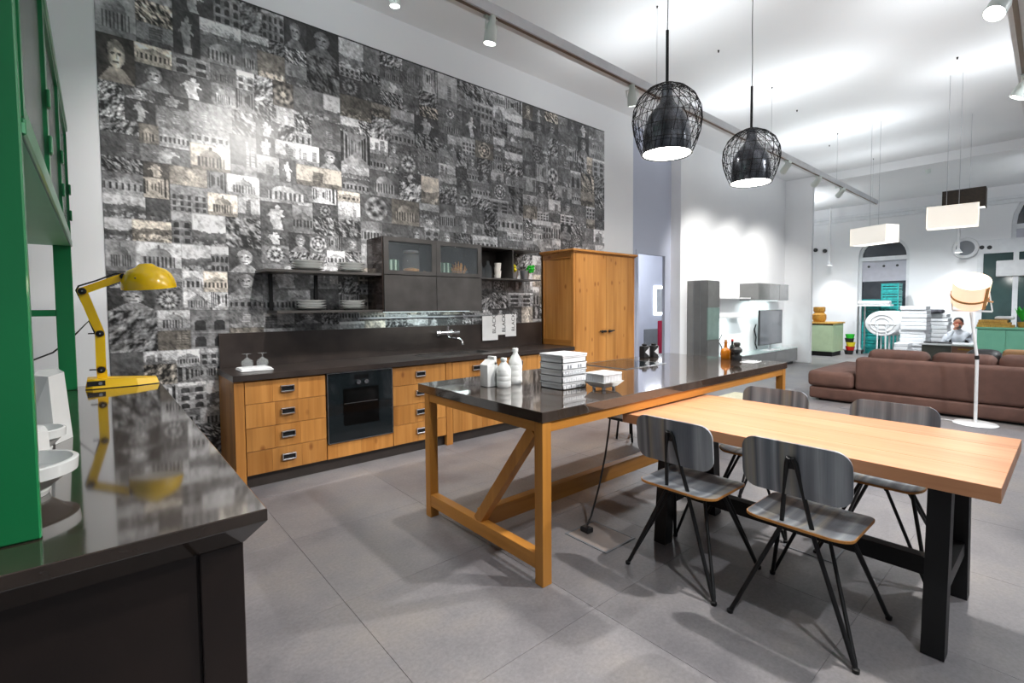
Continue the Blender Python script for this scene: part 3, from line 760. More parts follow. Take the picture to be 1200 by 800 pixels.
# tray with two glasses
t = thing('towel', 'folded white towel on the open end of the long worktop', 'towel', (.93, 4.48, .88))
obj('fold', B().box(.81, 1.04, 4.36, 4.58, .8805, .893, .005, 2), 'whitem', t); obj('fold', B().box(.815, 1.03, 4.37, 4.57, .893, .904, .005, 2), 'whitem', t)
for x, l in ((.875, 'at the open end of the worktop'), (.985, 'on the side near the drawers')):
    t = thing('wine_glass', 'upturned clear wine glass on the folded towel '+l, 'glass', (x, 4.47, .904))
    obj('bowl', B().lathe([(.036, 0), (.044, .03), (.04, .055), (.012, .074), (.005, .08)], (x, 4.47, .9045), 20), 'glass', t, 60)
    obj('stem', B().tube([(x, 4.47, .983), (x, 4.47, 1.01)], .004, 8), 'glass', t, 60)
    obj('foot', B().lathe([(.005, 0), (.034, .004), (.034, .006), (0, .006)], (x, 4.47, 1.01), 20), 'glass', t, 60)

# ------------------------------------------------------------------ island
IX0, IX1, IY0, IY1 = 1.572, 4.53, 1.724, 2.957; IZ, IZB = .873, .819
t = thing('kitchen_island', 'long oak island table with a thick dark polished top', 'island', ((IX0+IX1)/2, 2.34, 0))
obj('top_slab', B().box(IX0, IX1, IY0, IY1, IZB, IZ, .002, 1), 'top', t)
L = .06
for x in (IX0+.004, IX1-.004-L-.02):
    for y in (IY0+.004, 2.82):
        obj('leg', B().box(x, x+L, y, y+L, 0, IZB, .002, 1), 'frame', t)
obj('apron', B().box(IX0+.064, IX1-.084, IY0+.008, IY0+.032, .768, IZB), 'framex', t)
obj('apron', B().box(IX0+.064, IX1-.084, 2.846, 2.87, .768, IZB), 'framex', t)
obj('apron', B().box(IX0+.008, IX0+.032, IY0+.064, 2.82, .768, IZB), 'framey', t)
obj('apron', B().box(IX1-.05, IX1-.026, IY0+.064, 2.82, .768, IZB), 'framey', t)
for x in (IX0+.006, IX1-.08):
    obj('stretcher', B().box(x, x+.055, IY0+.064, 2.82, .075, .153, .002, 1), 'framey', t)
    if x < 3: obj('brace', B().beam((x+.0275, 2.30, .153), (x+.0275, IY0+.09, .768), .05, .062, (1, 0, 0)), 'frame', t)
obj('stretcher', B().box(IX0+.061, IX1-.08, 2.31, 2.37, .085, .19, .002, 1), 'framex', t)
h = obj('hob', B().box(3.12, 3.68, 2.42, 2.90, IZ, IZ+.004, .001, 1), 'oven', t)
b = B()
for q in ((3.115, 3.685, 2.415, 2.42), (3.115, 3.685, 2.90, 2.905), (3.115, 3.12, 2.42, 2.90), (3.68, 3.685, 2.42, 2.90)): b.box(*q, IZ, IZ+.005)
obj('hob_trim', b, 'alu', h)

# objects on the island
Z = IZ+.0005
def pz(u, v): return at(u, v, 2, IZ)
p = at(578, 453, 2, IZ)
t = thing('ceramic_carton', 'white ceramic milk carton with an opened gable spout', 'ornament', (1.86, 2.53, Z))
b = B(); x, y, s = 1.850, 2.535, .042
b.box(x-s, x+s, y-s, y+s, Z, Z+.14, .006, 2)
obj('body', b, 'white', t, 40)
b = B(); b.prism([(x-s, y-s+.003, Z+.14), (x+s, y-s+.003, Z+.14), (x+s*.1, y-s+.003, Z+.172)], (0, 2*s-.006, 0)); obj('gable', b, 'white', t)
obj('ridge', B().box(x+s*.35, x+s*.85, y-s+.003, y+s-.003, Z+.135, Z+.192, .004, 1), 'white', t, 40)
def milk(name, u, v, r, h, label):
    q = at(u, v, 2, IZ)
    pr = [(0, 0), (r*.94, 0), (r, .008)]
    for k in range(3):
        z = .01+h*.5*k/3; pr += [(r, z+.006), (r, z+h*.15), (r*.975, z+h*.16)]
    pr += [(r, h*.55), (r*.92, h*.66), (r*.5, h*.8), (r*.36, h*.85), (r*.36, h*.9), (r*.44, h*.905), (r*.44, h*.985), (r*.38, h), (r*.3, h), (r*.3, h*.9), (0, h*.9)]
    o = solo(name, B().lathe(pr, (q.x, q.y, Z), 24), 'white', label, 'bottle', None, 35, (q.x, q.y, Z)); return o
milk('ceramic_bottle', 590.5, 453, .047, .185, 'short white ceramic milk bottle')
milk('ceramic_bottle', 604, 449, .046, .235, 'tall white ceramic milk bottle')
# crate stack of white trays
bx0, bx1, by0, by1 = 2.07, 2.285, 2.085, 2.285
bl = ['bottom', 'second', 'third', 'fourth', 'fifth']
hh = .036
for k in range(5):
    z = Z+k*.0405
    t = thing('basket_tray', 'white pierced basket tray, %s in the stack on the island' % (bl[k]+('' if k == 0 else ' up')), 'tray', ((bx0+bx1)/2, (by0+by1)/2, z), 'stacked white basket trays')
    e = .0 if k % 2 else .002
    b = B(); b.box(bx0+e, bx1-e, by0+e, by0+.006+e, z+.0005, z+.040); b.box(bx0+e, bx1-e, by1-.006-e, by1-e, z+.0005, z+.040)
    b.box(bx0+e, bx0+.006+e, by0+e, by1-e, z+.0005, z+.040); b.box(bx1-.006-e, bx1-e, by0+e, by1-e, z+.0005, z+.040); b.box(bx0+e, bx1-e, by0+e, by1-e, z+.0005, z+.005)
    obj('shell', b, 'tray', t)
    b = B()
    b.box(bx0-.002, bx1+.002, by0-.002, by1+.002, z+.034, z+.040)
    obj('rim', b, 'tray', t)
    if k == 3:
        b = B()
        for f_ in (.2, .3, .62, .72): b.box(bx0+(bx1-bx0)*f_, bx0+(bx1-bx0)*f_+.013, by0-.001, by0+.003, z+.008, z+.028)
        obj('hole', b, 'darkg', t)
    elif k in (0, 1, 2):
        b = B(); nn = 9 if k < 2 else 14
        for i in range(nn):
            xx = bx0+.012+(bx1-bx0-.024)*i/nn; b.box(xx, xx+.007, by0-.0008, by0+.003, z+.008, z+.02+.008*(i % 2))
        obj('hole', b, simple('tray_hole', (.5, .52, .54), .6), t)
b = B().box(bx0-.004, bx1+.004, by0-.004, by1+.004, Z+.203, Z+.216, .003, 1)
solo('tray_lid', b, 'tray', 'flat white lid on the stack of basket trays', 'lid')
# footed dish with box
q = (2.30, 1.955); 
t = thing('footed_dish', 'small white square dish on short pewter feet', 'dish', (q[0], q[1], Z))
b = B(); s0, s1 = .055, .085; z0, z1 = Z+.018, Z+.052
vs = [[(q[0]+i*s*1.1, q[1]+j*s, z) for i, j in ((-1, -1), (1, -1), (1, 1), (-1, 1))] for s, z in ((s0, z0), (s1, z1), (s1-.006, z1), (s0-.004, z0+.006))]
rings = [[b.bm.verts.new(c) for c in r] for r in vs]
for a, c in zip(rings, rings[1:]):
    for k in range(4): b.bm.faces.new((a[k], a[(k+1) % 4], c[(k+1) % 4], c[k]))
b.bm.faces.new(rings[0][::-1]); b.bm.faces.new(rings[-1])
obj('bowl', b, 'white', t)
for i, j in ((-1, -1), (1, -1), (1, 1), (-1, 1)):
    obj('foot', B().box(q[0]+i*.045-.009, q[0]+i*.045+.009, q[1]+j*.04-.009, q[1]+j*.04+.009, Z, Z+.02, .003, 1), 'alu', t)
t = thing('ribbed_box', 'small white ribbed box resting on the footed dish', 'box', (q[0], q[1], Z+.052))
obj('body', B().box(q[0]-.082, q[0]+.082, q[1]-.07, q[1]+.07, Z+.0525, Z+.092), 'tray', t)
b = B()
for i in range(15):
    xx = q[0]-.08+i*.0113; b.box(xx, xx+.005, q[1]-.073, q[1]-.069, Z+.054, Z+.09)
for i in range(12):
    yy = q[1]-.068+i*.0115; b.box(q[0]-.085, q[0]-.081, yy, yy+.005, Z+.054, Z+.09)
o = obj('ribs', b, 'tray', t); o['kind'] = 'stuff'
obj('lid', B().box(q[0]-.087, q[0]+.087, q[1]-.075, q[1]+.075, Z+.092, Z+.104, .003, 1), 'tray', t)
# bottles at the far end
t = thing('oil_bottle', 'amber oil bottle on the far end of the island', 'bottle', (4.40, 2.235, Z))
obj('body', B().lathe([(0, 0), (.040, 0), (.044, .006), (.044, .078), (.034, .096), (.015, .108), (.013, .15), (.016, .152), (.016, .162), (0, .162)], (4.40, 2.235, Z), 20), 'amber', t, 40)
obj('cork', B().lathe([(0, .163), (.012, .163), (.013, .18), (0, .18)], (4.40, 2.235, Z), 12), 'woodlt', t, 40)
t = thing('oil_bottle', 'slim dark bottle behind the amber oil bottle', 'bottle', (4.46, 2.20, Z))
obj('body', B().lathe(bottle_prof(.024, .17), (4.46, 2.20, Z), 16), 'oven', t, 40); obj('cork', B().lathe([(0, .1705), (.011, .1705), (.011, .186), (0, .186)], (4.46, 2.20, Z), 10), 'dotred', t, 40)
t = thing('pepper_grinder', 'black sculpted pepper grinder beside the amber bottle', 'grinder', (4.38, 2.115, Z))
obj('body', B().lathe([(0, 0), (.042, 0), (.044, .012), (.044, .04), (.026, .052), (.028, .062), (.046, .078), (.047, .10), (.03, .118), (.02, .128), (0, .128)], (4.38, 2.115, Z), 20), 'blackp', t, 40)
obj('cap', B().lathe([(0, .128), (.02, .128), (.03, .138), (.03, .158), (.02, .166), (0, .168)], (4.38, 2.115, Z), 20), 'steel', t, 40)
for k, (dx, l) in enumerate(((0, 'by the tall oak larder'), (.12, 'on the side of the amber bottle'))):
    x, y = 3.95+dx, 2.84-dx*.2
    t = thing('spice_mill', 'black square spice mill with pale arrow emblem, '+l, 'mill', (x, y, Z))
    obj('body', B().box(x-.045, x+.045, y-.03, y+.03, Z, Z+.115, .004, 1), 'blackp', t)
    obj('cap', B().lathe([(0, 0), (.022, 0), (.026, .016), (.012, .024), (0, .024)], (x, y, Z+.115), 14), 'blackp', t, 40)
    obj('emblem', B().prism([(x-.032, y-.0315, Z+.058), (x+.03, y-.0315, Z+.022), (x+.03, y-.0315, Z+.094)], (0, .002, 0)), 'whitem', t)
    obj('strip', B().box(x+.034, x+.04, y-.0315, y-.0295, Z+.01, Z+.105), 'whitem', t)
solo('paper_sheet', B().box(4.24, 4.42, 1.90, 2.02, Z, Z+.002), 'whitem', 'white paper sheet lying by the black grinder', 'paper')
# cable and floor box
t = thing('floor_socket', 'metal floor socket cover with a plugged black cable below the island', 'floor socket', (2.19, 1.9, 0))
b = B()
fb = (2.06, 2.325, 1.735, 2.06)
for qv in ((fb[0], fb[1], fb[2], fb[2]+.012), (fb[0], fb[1], fb[3]-.012, fb[3]), (fb[0], fb[0]+.012, fb[2]+.012, fb[3]-.012), (fb[1]-.012, fb[1], fb[2]+.012, fb[3]-.012)): b.box(*qv, .0005, .004)
obj('frame', b, 'darkg', t)
obj('cover', B().box(fb[0]+.013, fb[1]-.013, fb[2]+.013, fb[3]-.013, .0005, .003), simple('socket_cover', S(158, 146, 140), .4, c2=S(140, 132, 128), scale=6), t)
obj('plug', B().box(2.15, 2.20, 1.95, 2.02, .003, .035, .008, 2), 'blackp', t)
obj('cable', B().tube([(2.175, 2.0, .03)]+[at(u_, v_, 1, 2.0) for u_, v_ in ((687, 618), (693, 604), (702, 570), (709, 535), (713, 508), (715, 490))]+[(at(715, 490, 1, 2.0).x, 2.0, IZB-.002)], .006, 8), 'blackp', t, 60)
for (u, v, l) in ((955, 640, 'between the chairs'), (1000, 478, 'in front of the brown sofa')):
    q_ = at(u, v, 2, 0)
    t = thing('floor_socket', 'closed metal floor socket cover in the tiles '+l, 'floor socket', (q_.x, q_.y, 0))
    b = B(); 
    for qv in ((-.13, .13, -.13, -.12), (-.13, .13, .12, .13), (-.13, -.12, -.12, .12), (.12, .13, -.12, .12)): b.box(q_.x+qv[0], q_.x+qv[1], q_.y+qv[2], q_.y+qv[3], .0005, .004)
    obj('frame', b, 'darkg', t); obj('cover', B().box(q_.x-.119, q_.x+.119, q_.y-.119, q_.y+.119, .0005, .003), 'tile', t)

# ------------------------------------------------------------------ dining table
TX0, TX1, TY0, TY1 = 2.275, 3.163, .157, 1.79; TZ, TZB = .755, .70
t = thing('dining_table', 'oak plank dining table on black metal A-frame legs', 'table', (2.72, .97, 0))
nb = 4
for k in range(nb):
    a = TX0+(TX1-TX0)*k/nb; c = TX0+(TX1-TX0)*(k+1)/nb
    obj('top_plank', B().box(a+(.0003 if k else 0), c-(.0003 if k < nb-1 else 0), TY0, TY1, TZB, TZ, .0015, 1), 'table', t)
for y in (.345, 1.60):
    for xb, xt in ((2.415, 2.475), (3.0, 2.94)):
        obj('leg', B().beam((xb, y, 0), (xt, y, TZB), .075, .075, (1, 0, 0)), 'black', t)
    obj('crossbar', B().box(2.46, 2.95, y-.025, y+.025, .22, .28), 'black', t)
    obj('top_bar', B().box(2.42, 3.0, y-.035, y+.035, TZB-.04, TZB), 'black', t)
obj('long_stretcher', B().box(2.63, 2.69, .37, 1.575, .205, .285, .003, 1), 'black', t)

# ------------------------------------------------------------------ chairs (local: backrest at -X, facing +X)
def rounded(w, h, r, n=6):
    pts = []
    for cx, cy, a0 in ((w/2-r, h/2-r, 0), (-w/2+r, h/2-r, 90), (-w/2+r, -h/2+r, 180), (w/2-r, -h/2+r, 270)):
        for k in range(n+1):
            a = math.radians(a0+90*k/n); pts.append((cx+r*math.cos(a), cy+r*math.sin(a)))
    return pts
def plate_shell(outline, f, thick, ny=10):
    """curved rounded plate: dense grid clipped by outline; f(a, b) -> (point, normal)"""
    b = B(); bm = b.bm
    n = len(outline); rings = []
    for s in (1.0, .8, .55, .28):
        rings.append([(x*s, y*s) for x, y in outline])
    top, bot = [], []
    for rg in rings:
        tr, br = [], []
        for x, y in rg:
            p, nn = f(x, y); p = Vector(p); nn = Vector(nn)
            tr.append(bm.verts.new(p+nn*thick/2)); br.append(bm.verts.new(p-nn*thick/2))
        top.append(tr); bot.append(br)
    for lst, flip in ((top, 0), (bot, 1)):
        for a, c in zip(lst, lst[1:]):
            for k in range(n):
                q = (a[k], a[(k+1) % n], c[(k+1) % n], c[k]); bm.faces.new(q[::-1] if flip else q)
        p, nn = f(0, 0); cv = bm.verts.new(Vector(p)+Vector(nn)*thick/2*(1 if not flip else -1)); a = lst[-1]
        for k in range(n):
            q = (a[k], a[(k+1) % n], cv); bm.faces.new(q[::-1] if flip else q)
    edge = B()
    for k in range(n):
        bm.faces.new((top[0][k], top[0][(k+1) % n], bot[0][(k+1) % n], bot[0][k]))
    return b
def make_chair(label, group):
    t = thing('dining_chair', label, 'chair', (0, 0, 0), group)
    # local frame: rear feet at x=-.235, front feet at x=.235, y +-.25
    b = plate_shell(rounded(.43, .225, .062), lambda a, c: ((-.205-.10*c+.35*a*a, a, .708+c), Vector((1, -.7*a, .10)).normalized()), .011)
    obj('backrest', b, 'ven_b', t, 50)
    def seat(a, c):   # a: y, c: x
        z = .452+.25*max(0, -c-.10)**2*4-.5*max(0, c-.12)**2*4-.02*math.cos(a*6)*math.cos(c*5)+.012
        return ((c-.005, a, z), Vector((0, 0, 1)))
    b = plate_shell(rounded(.42, .40, .07), seat, .013)
    s = obj('seat', b, 'ven_s', t, 50)
    # plywood edge band
    o_ = rounded(.423, .403, .07); pts = [Vector(seat(a, c)[0]) for a, c in o_]; pts.append(pts[0])
    e = B()
    for p, q in zip(pts, pts[1:]): e.beam(p, q, .0105, .003, (0, 0, 1))
    obj('plywood_edge', e, simple('plywood_edge', S(190, 130, 62), .5), s)
    r = .0098
    for sg in (1, -1):
        rear = B().tube([(-.228, sg*.008, .765), (-.219, sg*.018, .74), (-.150, sg*.060, .46), (-.148, sg*.064, .435), (-.225, sg*.245, .012)], r, 8)
        rl = obj('rear_leg', rear, 'black', t, 50)
        obj('rear_rod', B().tube([(-.030, sg*.080, .437), (-.213, sg*.240, .03), (-.228, sg*.247, .012)], r*.85, 8), 'black', t, 50)
        obj('foot', B().lathe([(0, 0), (.013, 0), (.014, .014), (0, .02)], (-.228, sg*.247, 0), 10), 'black', t, 50)
        fl_ = B().tube([(.04, sg*.135, .437), (.222, sg*.243, .03), (.235, sg*.25, .012)], r, 8); obj('front_leg', fl_, 'black', t, 50)
        obj('front_rod', B().tube([(.18, sg*.058, .437), (.233, sg*.238, .03), (.235, sg*.25, .012)], r*.85, 8), 'black', t, 50)
        obj('foot', B().lathe([(0, 0), (.013, 0), (.014, .014), (0, .02)], (.235, sg*.25, 0), 10), 'black', t, 50)
    obj('back_plate', B().prism([(-.221, -.012, .765), (-.221, .012, .765), (-.190, .040, .605), (-.190, -.040, .605)], (.006, 0, 0)), 'black', t)
    b = B().tube([(-.14, -.07, .433), (-.14, .07, .433)], r, 8); b.tube([(-.15, -.062, .433), (.185, -.058, .433)], r, 8); b.tube([(-.15, .062, .433), (.185, .058, .433)], r, 8); b.tube([(.04, -.14, .433), (.04, .14, .433)], r, 8)
    obj('seat_frame', b, 'black', t, 50)
    return t
G = 'striped veneer chairs around the oak table'
c0 = make_chair('striped grey veneer chair with black wire legs, backing onto the island leg', G)
c0.location = (2.295, 1.34, 0)
dup(c0, (2.30, .77, 0), 0, 'striped grey veneer chair at the free table end, its back to the tiled aisle', G)
dup(c0, (3.16, 1.355, 0), math.pi, 'striped grey veneer chair across the table, next to the island', G)
dup(c0, (3.16, .695, 0), math.pi, 'striped grey veneer chair across the table by the floor lamp', G)
c0['label'] = 'striped grey veneer chair beside the island leg and power cable'
# footstool legs seen beyond the table end under the island
q_ = at(735, 513, 2, 0)
t = thing('low_stool', 'low stool with thin black legs on the tiles past the island stretcher', 'stool', (q_.x, q_.y, 0))
obj('seat', B().box(q_.x-.16, q_.x+.22, q_.y-.2, q_.y+.14, .205, .235, .01, 2), 'black', t)
for dx, dy in ((-.1, .06), (.16, .08), (-.1, -.14), (.16, -.14)):
    obj('leg', B().tube([(q_.x+dx*.8, q_.y+dy*.8, .21), (q_.x+dx, q_.y+dy, 0)], .011, 8), 'black', t, 50)
# ------------------------------------------------------------------ display counter with green shelving
LX, LY0, LY1, LZ = .272, 1.233, 3.93, .93
def ring_slab(x0, x1, y0, y1, prof):
    """stack of rectangles (inset, z)"""
    b = B(); rg = []
    for i, z in prof: rg.append([b.bm.verts.new(c) for c in ((x0+i, y0+i, z), (x1-i, y0+i, z), (x1-i, y1-i, z), (x0+i, y1-i, z))])
    for a, c in zip(rg, rg[1:]):
        for k in range(4): b.bm.faces.new((a[k], a[(k+1) % 4], c[(k+1) % 4], c[k]))
    b.bm.faces.new(rg[0][::-1]); b.bm.faces.new(rg[-1]); return b
solo('display_worktop', ring_slab(-1.0, LX, LY0, LY1, [(.04, LZ-.078), (.002, LZ-.030), (0, LZ-.027), (0, LZ-.002), (.002, LZ)]), 'top',
     'dark polished worktop with chamfered edge carrying the green shelving', 'worktop')
t = thing('display_cabinet', 'dark brown panelled base under the chamfered worktop', 'cabinet', (-.35, 2.6, 0))
zt = LZ-.0785
obj('carcass', B().box(-.95, LX-.06, LY0+.06, LY1-.05, .08, zt), 'brown', t)
obj('corner_stile', B().box(LX-.125, LX-.042, LY0+.042, LY0+.10, 0, zt, .002, 1), 'brown', t)
obj('front_panel', B().box(-.95, LX-.131, LY0+.050, LY0+.062, .05, zt), 'brown', t)
ys = [LY0+.103, 2.0, 2.65, 3.3, LY1-.06]
for a, c in zip(ys, ys[1:]): obj('side_panel', B().box(LX-.062, LX-.048, a+.003, c-.003, .08, zt-.006), 'brown', t)
obj('plinth', B().box(-.9, LX-.1, LY0+.11, LY1-.1, 0, .08), 'black', t)

GX, GY0, GY1 = -.098, 1.376, 3.80; GXB = -.50; GZS, GZT = 1.735, 2.40
t = thing('green_shelving', 'green steel shelving unit with ribbed glass doors standing on the dark worktop', 'shelving', (-.3, 2.6, LZ))
pw = .072
obj('post', B().box(GX-pw, GX, GY0, GY0+.03, LZ+.0005, GZT, .003, 1), 'green', t)
obj('post', B().box(GX-pw, GX, GY1-.03, GY1, LZ+.0005, GZT, .003, 1), 'green', t)
obj('post', B().box(GXB, GXB+pw, GY0, GY0+.03, LZ+.0005, GZT, .003, 1), 'green', t)
obj('post', B().box(GXB, GXB+pw, GY1-.03, GY1, LZ+.0005, GZT, .003, 1), 'green', t)
for y in (GY0, GY1-.03):
    for z in (LZ+.012, 1.345):
        obj('cross_rail', B().box(GXB+pw, GX-pw, y+.004, y+.026, z, z+.035), 'green', t)
obj('shelf_board', B().box(GXB, GX+.004, GY0+.03, GY1-.002, GZS, GZS+.02), 'green_bounced', t)
obj('shelf_lip', B().box(GX-.004, GX+.006, GY0+.031, GY1-.001, GZS-.004, GZS+.03, .004, 1), 'green', t)
obj('top_board', B().box(GXB, GX, GY0, GY1, GZT-.02, GZT), 'green', t)
obj('top_lip', B().box(GX-.002, GX+.008, GY0, GY1, GZT-.035, GZT, .003, 1), 'green', t)
for y in (GY0+.002, GY1-.012): obj('end_panel', B().box(GXB+pw, GX-pw, y, y+.01, GZS+.02, GZT-.02), 'green', t)
obj('back_panel', B().box(GXB, GXB+.008, GY0+.03, GY1-.03, GZS+.02, GZT-.02), 'green_bounced', t)
nd = 3; yd = [GY0+.035+(GY1-GY0-.07)*k/nd for k in range(nd+1)]
for a, c in zip(yd, yd[1:]):
    b = B(); w = .035; x0, x1 = GX-.018, GX+.003; z0, z1 = GZS+.034, GZT-.038
    b.box(x0, x1, a+.003, a+w, z0, z1); b.box(x0, x1, c-w, c-.003, z0, z1); b.box(x0, x1, a+w, c-w, z0, z0+w*.8); b.box(x0, x1, a+w, c-w, z1-w*.8, z1)
    d = obj('glass_door', b, 'green', t)
    obj('pane', B().box(GX-.012, GX-.007, a+w, c-w, z0+w*.8, z1-w*.8), 'ribglass', d)
    for z in (z0+.10, z0+.24): obj('hinge', B().box(GX+.002, GX+.012, c-.045, c-.012, z, z+.055, .003, 1), 'green', d)

# white ceramics below the shelf
def fbowl(x, y, r, h, label):
    z = LZ+.0005
    return solo('ceramic_bowl', B().lathe([(0, 0), (r*.55, 0), (r*.58, .012), (r*.52, .014), (r*.62, .02), (r*.86, h*.55), (r*.9, h*.62), (r, h*.63), (r*1.02, h*.97), (r*.99, h), (r*.93, h), (r*.86, h*.6), (r*.5, .03), (0, .024)], (x, y, z), 32), 'white', label, 'bowl', None, 35, (x, y, z))
q1 = at(36, 575, 2, LZ)
fbowl(-.172, 1.72, .122, .085, 'large white ceramic bowl with a broad rim on the dark worktop')
fbowl(-.165, 2.22, .075, .075, 'small white ceramic bowl behind the angular jug')
def faceted(name, pts_b, pts_t, z0, z1, label, tilt=0, parent=None):
    b = B(); n = len(pts_b)
    a = [b.bm.verts.new((x, y, z0)) for x, y in pts_b]; c = [b.bm.verts.new((p[0], p[1], p[2] if len(p) > 2 else z1)) for p in pts_t]
    b.bm.faces.new(a[::-1]); b.bm.faces.new(c)
    for k in range(n): b.bm.faces.new((a[k], a[(k+1) % n], c[(k+1) % n], c[k]))
    return b
z = LZ+.0005
b = faceted('j', [(-.215, 2.00), (-.145, 1.98), (-.115, 2.03), (-.13, 2.08), (-.22, 2.08)], [(-.22, 2.00, z+.13), (-.155, 1.975, z+.11), (-.12, 2.03, z+.10), (-.13, 2.085, z+.105), (-.22, 2.085, z+.13)], z, z+.15, '')
solo('ceramic_jug', b, 'white', 'low white angular ceramic jug between the two bowls', 'jug')
t = thing('ceramic_pitcher', 'tall white faceted ceramic pitcher with a folded spout by the lamp', 'pitcher', (-.10, 2.55, z)); PT = t
b = faceted('p', [(-.16, 2.40), (-.075, 2.36), (-.035, 2.46), (-.06, 2.54), (-.16, 2.54)], [(-.125, 2.40, z+.235), (-.085, 2.37, z+.23), (-.05, 2.46, z+.235), (-.07, 2.55, z+.24), (-.12, 2.55, z+.24)], z, z+.24, '')
obj('body', b, 'white', t)
b = faceted('p', [(-.33, 2.42), (-.165, 2.42), (-.165, 2.54), (-.33, 2.54)], [(-.34, 2.40, z+.185), (-.13, 2.40, z+.21), (-.13, 2.55, z+.21), (-.34, 2.55, z+.185)], z+.06, z+.2, '')
obj('trough', b, 'white', t)
obj('base', B().box(-.31, -.17, 2.44, 2.52, z, z+.065), 'white', t)
obj('spout_fold', B().prism([(-.205, 2.395, z+.205), (-.128, 2.385, z+.236), (-.115, 2.385, z+.17)], (0, .006, 0)), simple('shaded_glaze', (.55, .62, .52), .3), t)  # greyer glaze colour stands in for shade on the white spout

PT.location = (-.145, 2.49, z)
# yellow desk lamp
LYP = 3.80
P = lambda u, v, y=LYP: at(u, v, 1, y)
t = thing('desk_lamp', 'yellow enamel jointed desk lamp with a dome shade on the dark worktop', 'lamp', (.08, LYP, LZ))
xb0, xb1 = P(100, 450).x, P(186, 446).x
b = B(); zb = LZ+.004
out = [(xb0, -.07), (xb0+.03, -.085), (xb1-.10, -.08), (xb1, -.05), (xb1, .05), (xb1-.10, .08), (xb0+.03, .085), (xb0, .07)]
lo = [b.bm.verts.new((x, LYP+y, zb)) for x, y in out]; hi = [b.bm.verts.new((x+(.01 if x < .0 else -.01), LYP+y*.85, zb+.055-.022*(x-xb0)/(xb1-xb0))) for x, y in out]
b.bm.faces.new(lo[::-1]); b.bm.faces.new(hi)
for k in range(8): b.bm.faces.new((lo[k], lo[(k+1) % 8], hi[(k+1) % 8], hi[k]))
obj('base', b, simple('yellow_base', S(255, 206, 6), .42, c2=S(252, 200, 4)), t)
bb = B(); lo = [bb.bm.verts.new((x*.99, LYP+y*.96, LZ+.0005)) for x, y in out]; hi = [bb.bm.verts.new((x*.99, LYP+y*.96, zb)) for x, y in out]
bb.bm.faces.new(lo[::-1]); bb.bm.faces.new(hi)
for k in range(8): bb.bm.faces.new((lo[k], lo[(k+1) % 8], hi[(k+1) % 8], hi[k]))
obj('rubber_pad', bb, 'blackp', t)
sw = obj('switch_plate', B().box(xb0+.008, xb0+.085, LYP-.0815, LYP-.074, zb+.014, zb+.042), 'blackp', t)
obj('switch', B().lathe([(0, 0), (.009, 0), (.009, .008), (0, .008)], (xb0+.064, LYP-.0815, zb+.028), 14, (0, -1, 0)), 'chrome', sw)
p1, p2, p3, p4 = P(118.7, 433), P(117.1, 390.6), P(96.2, 341), P(144.8, 324)
pbase = Vector((p1.x+.002, LYP, zb+.05))
obj('foot_bracket', B().box(p1.x-.02, p1.x+.026, LYP-.018, LYP+.018, zb+.03, p1.z+.0), 'yellow', t)
def arm(a, c, w, dy):
    d = (c-a).normalized(); b = B().beam(a+Vector((0, dy, 0)), c+Vector((0, dy, 0)), .012, w, (0, 1, 0))
    for e in (a, c): b.lathe([(0, -.006), (w/2, -.006), (w/2, .006), (0, .006)], e+Vector((0, dy, 0)), 16, (0, 1, 0))
    return b
obj('lower_arm', arm(p1, p2, .044, -.010), 'yellow', t, 40)
obj('middle_arm', arm(p2, p3, .044, .006), 'yellow', t, 40)
obj('upper_arm', arm(p3, p4, .040, -.010), 'yellow', t, 40)
for p in (p1, p2, p3, p4):
    k = obj('joint_knob', B().lathe([(0, 0), (.017, 0), (.019, .004), (.017, .012), (.008, .014), (0, .014)], p+Vector((0, -.016, 0)), 12, (0, -1, 0)), 'black', t, 40)
    obj('screw', B().lathe([(0, 0), (.005, 0), (.004, .004), (0, .004)], p+Vector((0, -.030, 0)), 8, (0, -1, 0)), 'chrome', k)
for p in (p1, p2): obj('wing_screw', B().tube([p+Vector((0, .012, 0)), p+Vector((-.05, .03, 0))], .004, 6), 'black', t)
# shade: dome, opening tilted to face down and a little to the camera side
top_ = P(167, 314); bl_, br_ = P(146, 338), P(203, 337)
cen = (bl_+br_)/2+Vector((0, -.0, 0)); R_ = .135
axd = Vector((-.10, -.10, 1)).normalized()
pr = [(R_, 0), (R_*.995, .02), (R_*.96, .05), (R_*.86, .085), (R_*.68, .112), (R_*.40, .128), (R_*.30, .140), (R_*.22, .148), (0, .15)]
inn = [(0, .140), (R_*.38, .118), (R_*.66, .102), (R_*.84, .075), (R_*.94, .045), (R_*.975, .018), (R_*.985, 0)]
sh = obj('shade', B().lathe(pr, cen, 36, axd), 'yellow', t, 40)
obj('shade_lining', B().lathe(inn+[(R_, 0)], cen, 36, axd), 'whitem', t, 40)
obj('bulb', B().lathe([(0, .02), (.025, .03), (.034, .055), (.025, .08), (.014, .1), (0, .1)], cen, 16, axd), emis('desk_bulb', (1, .95, .85), 3), t, 60)
light('POINT', 'desk_lamp_bulb', cen+axd*.06, .25, size=.03, color=(1, .9, .75))
obj('shade_joint', B().beam(p4, cen+axd*.07+Vector((-R_*.93, 0, 0)), .016, .03, (0, 1, 0)), 'yellow', t)
obj('shade_knob', B().tube([P(150, 331)+Vector((0, -.05, 0)), P(158, 326.5)+Vector((0, -.11, 0))], .006, 6), 'black', t)
obj('cable', B().tube([P(0, 445, 3.7), P(33, 424, 3.75), P(62, 413), P(86, 394), P(104, 376), P(112, 392), P(100, 362)+Vector((0, .02, 0)), P(89, 340)+Vector((0, .02, 0)), P(92, 335), P(112, 329), P(136, 320), P(148, 322)], .0045, 8), 'blackp', t, 60)

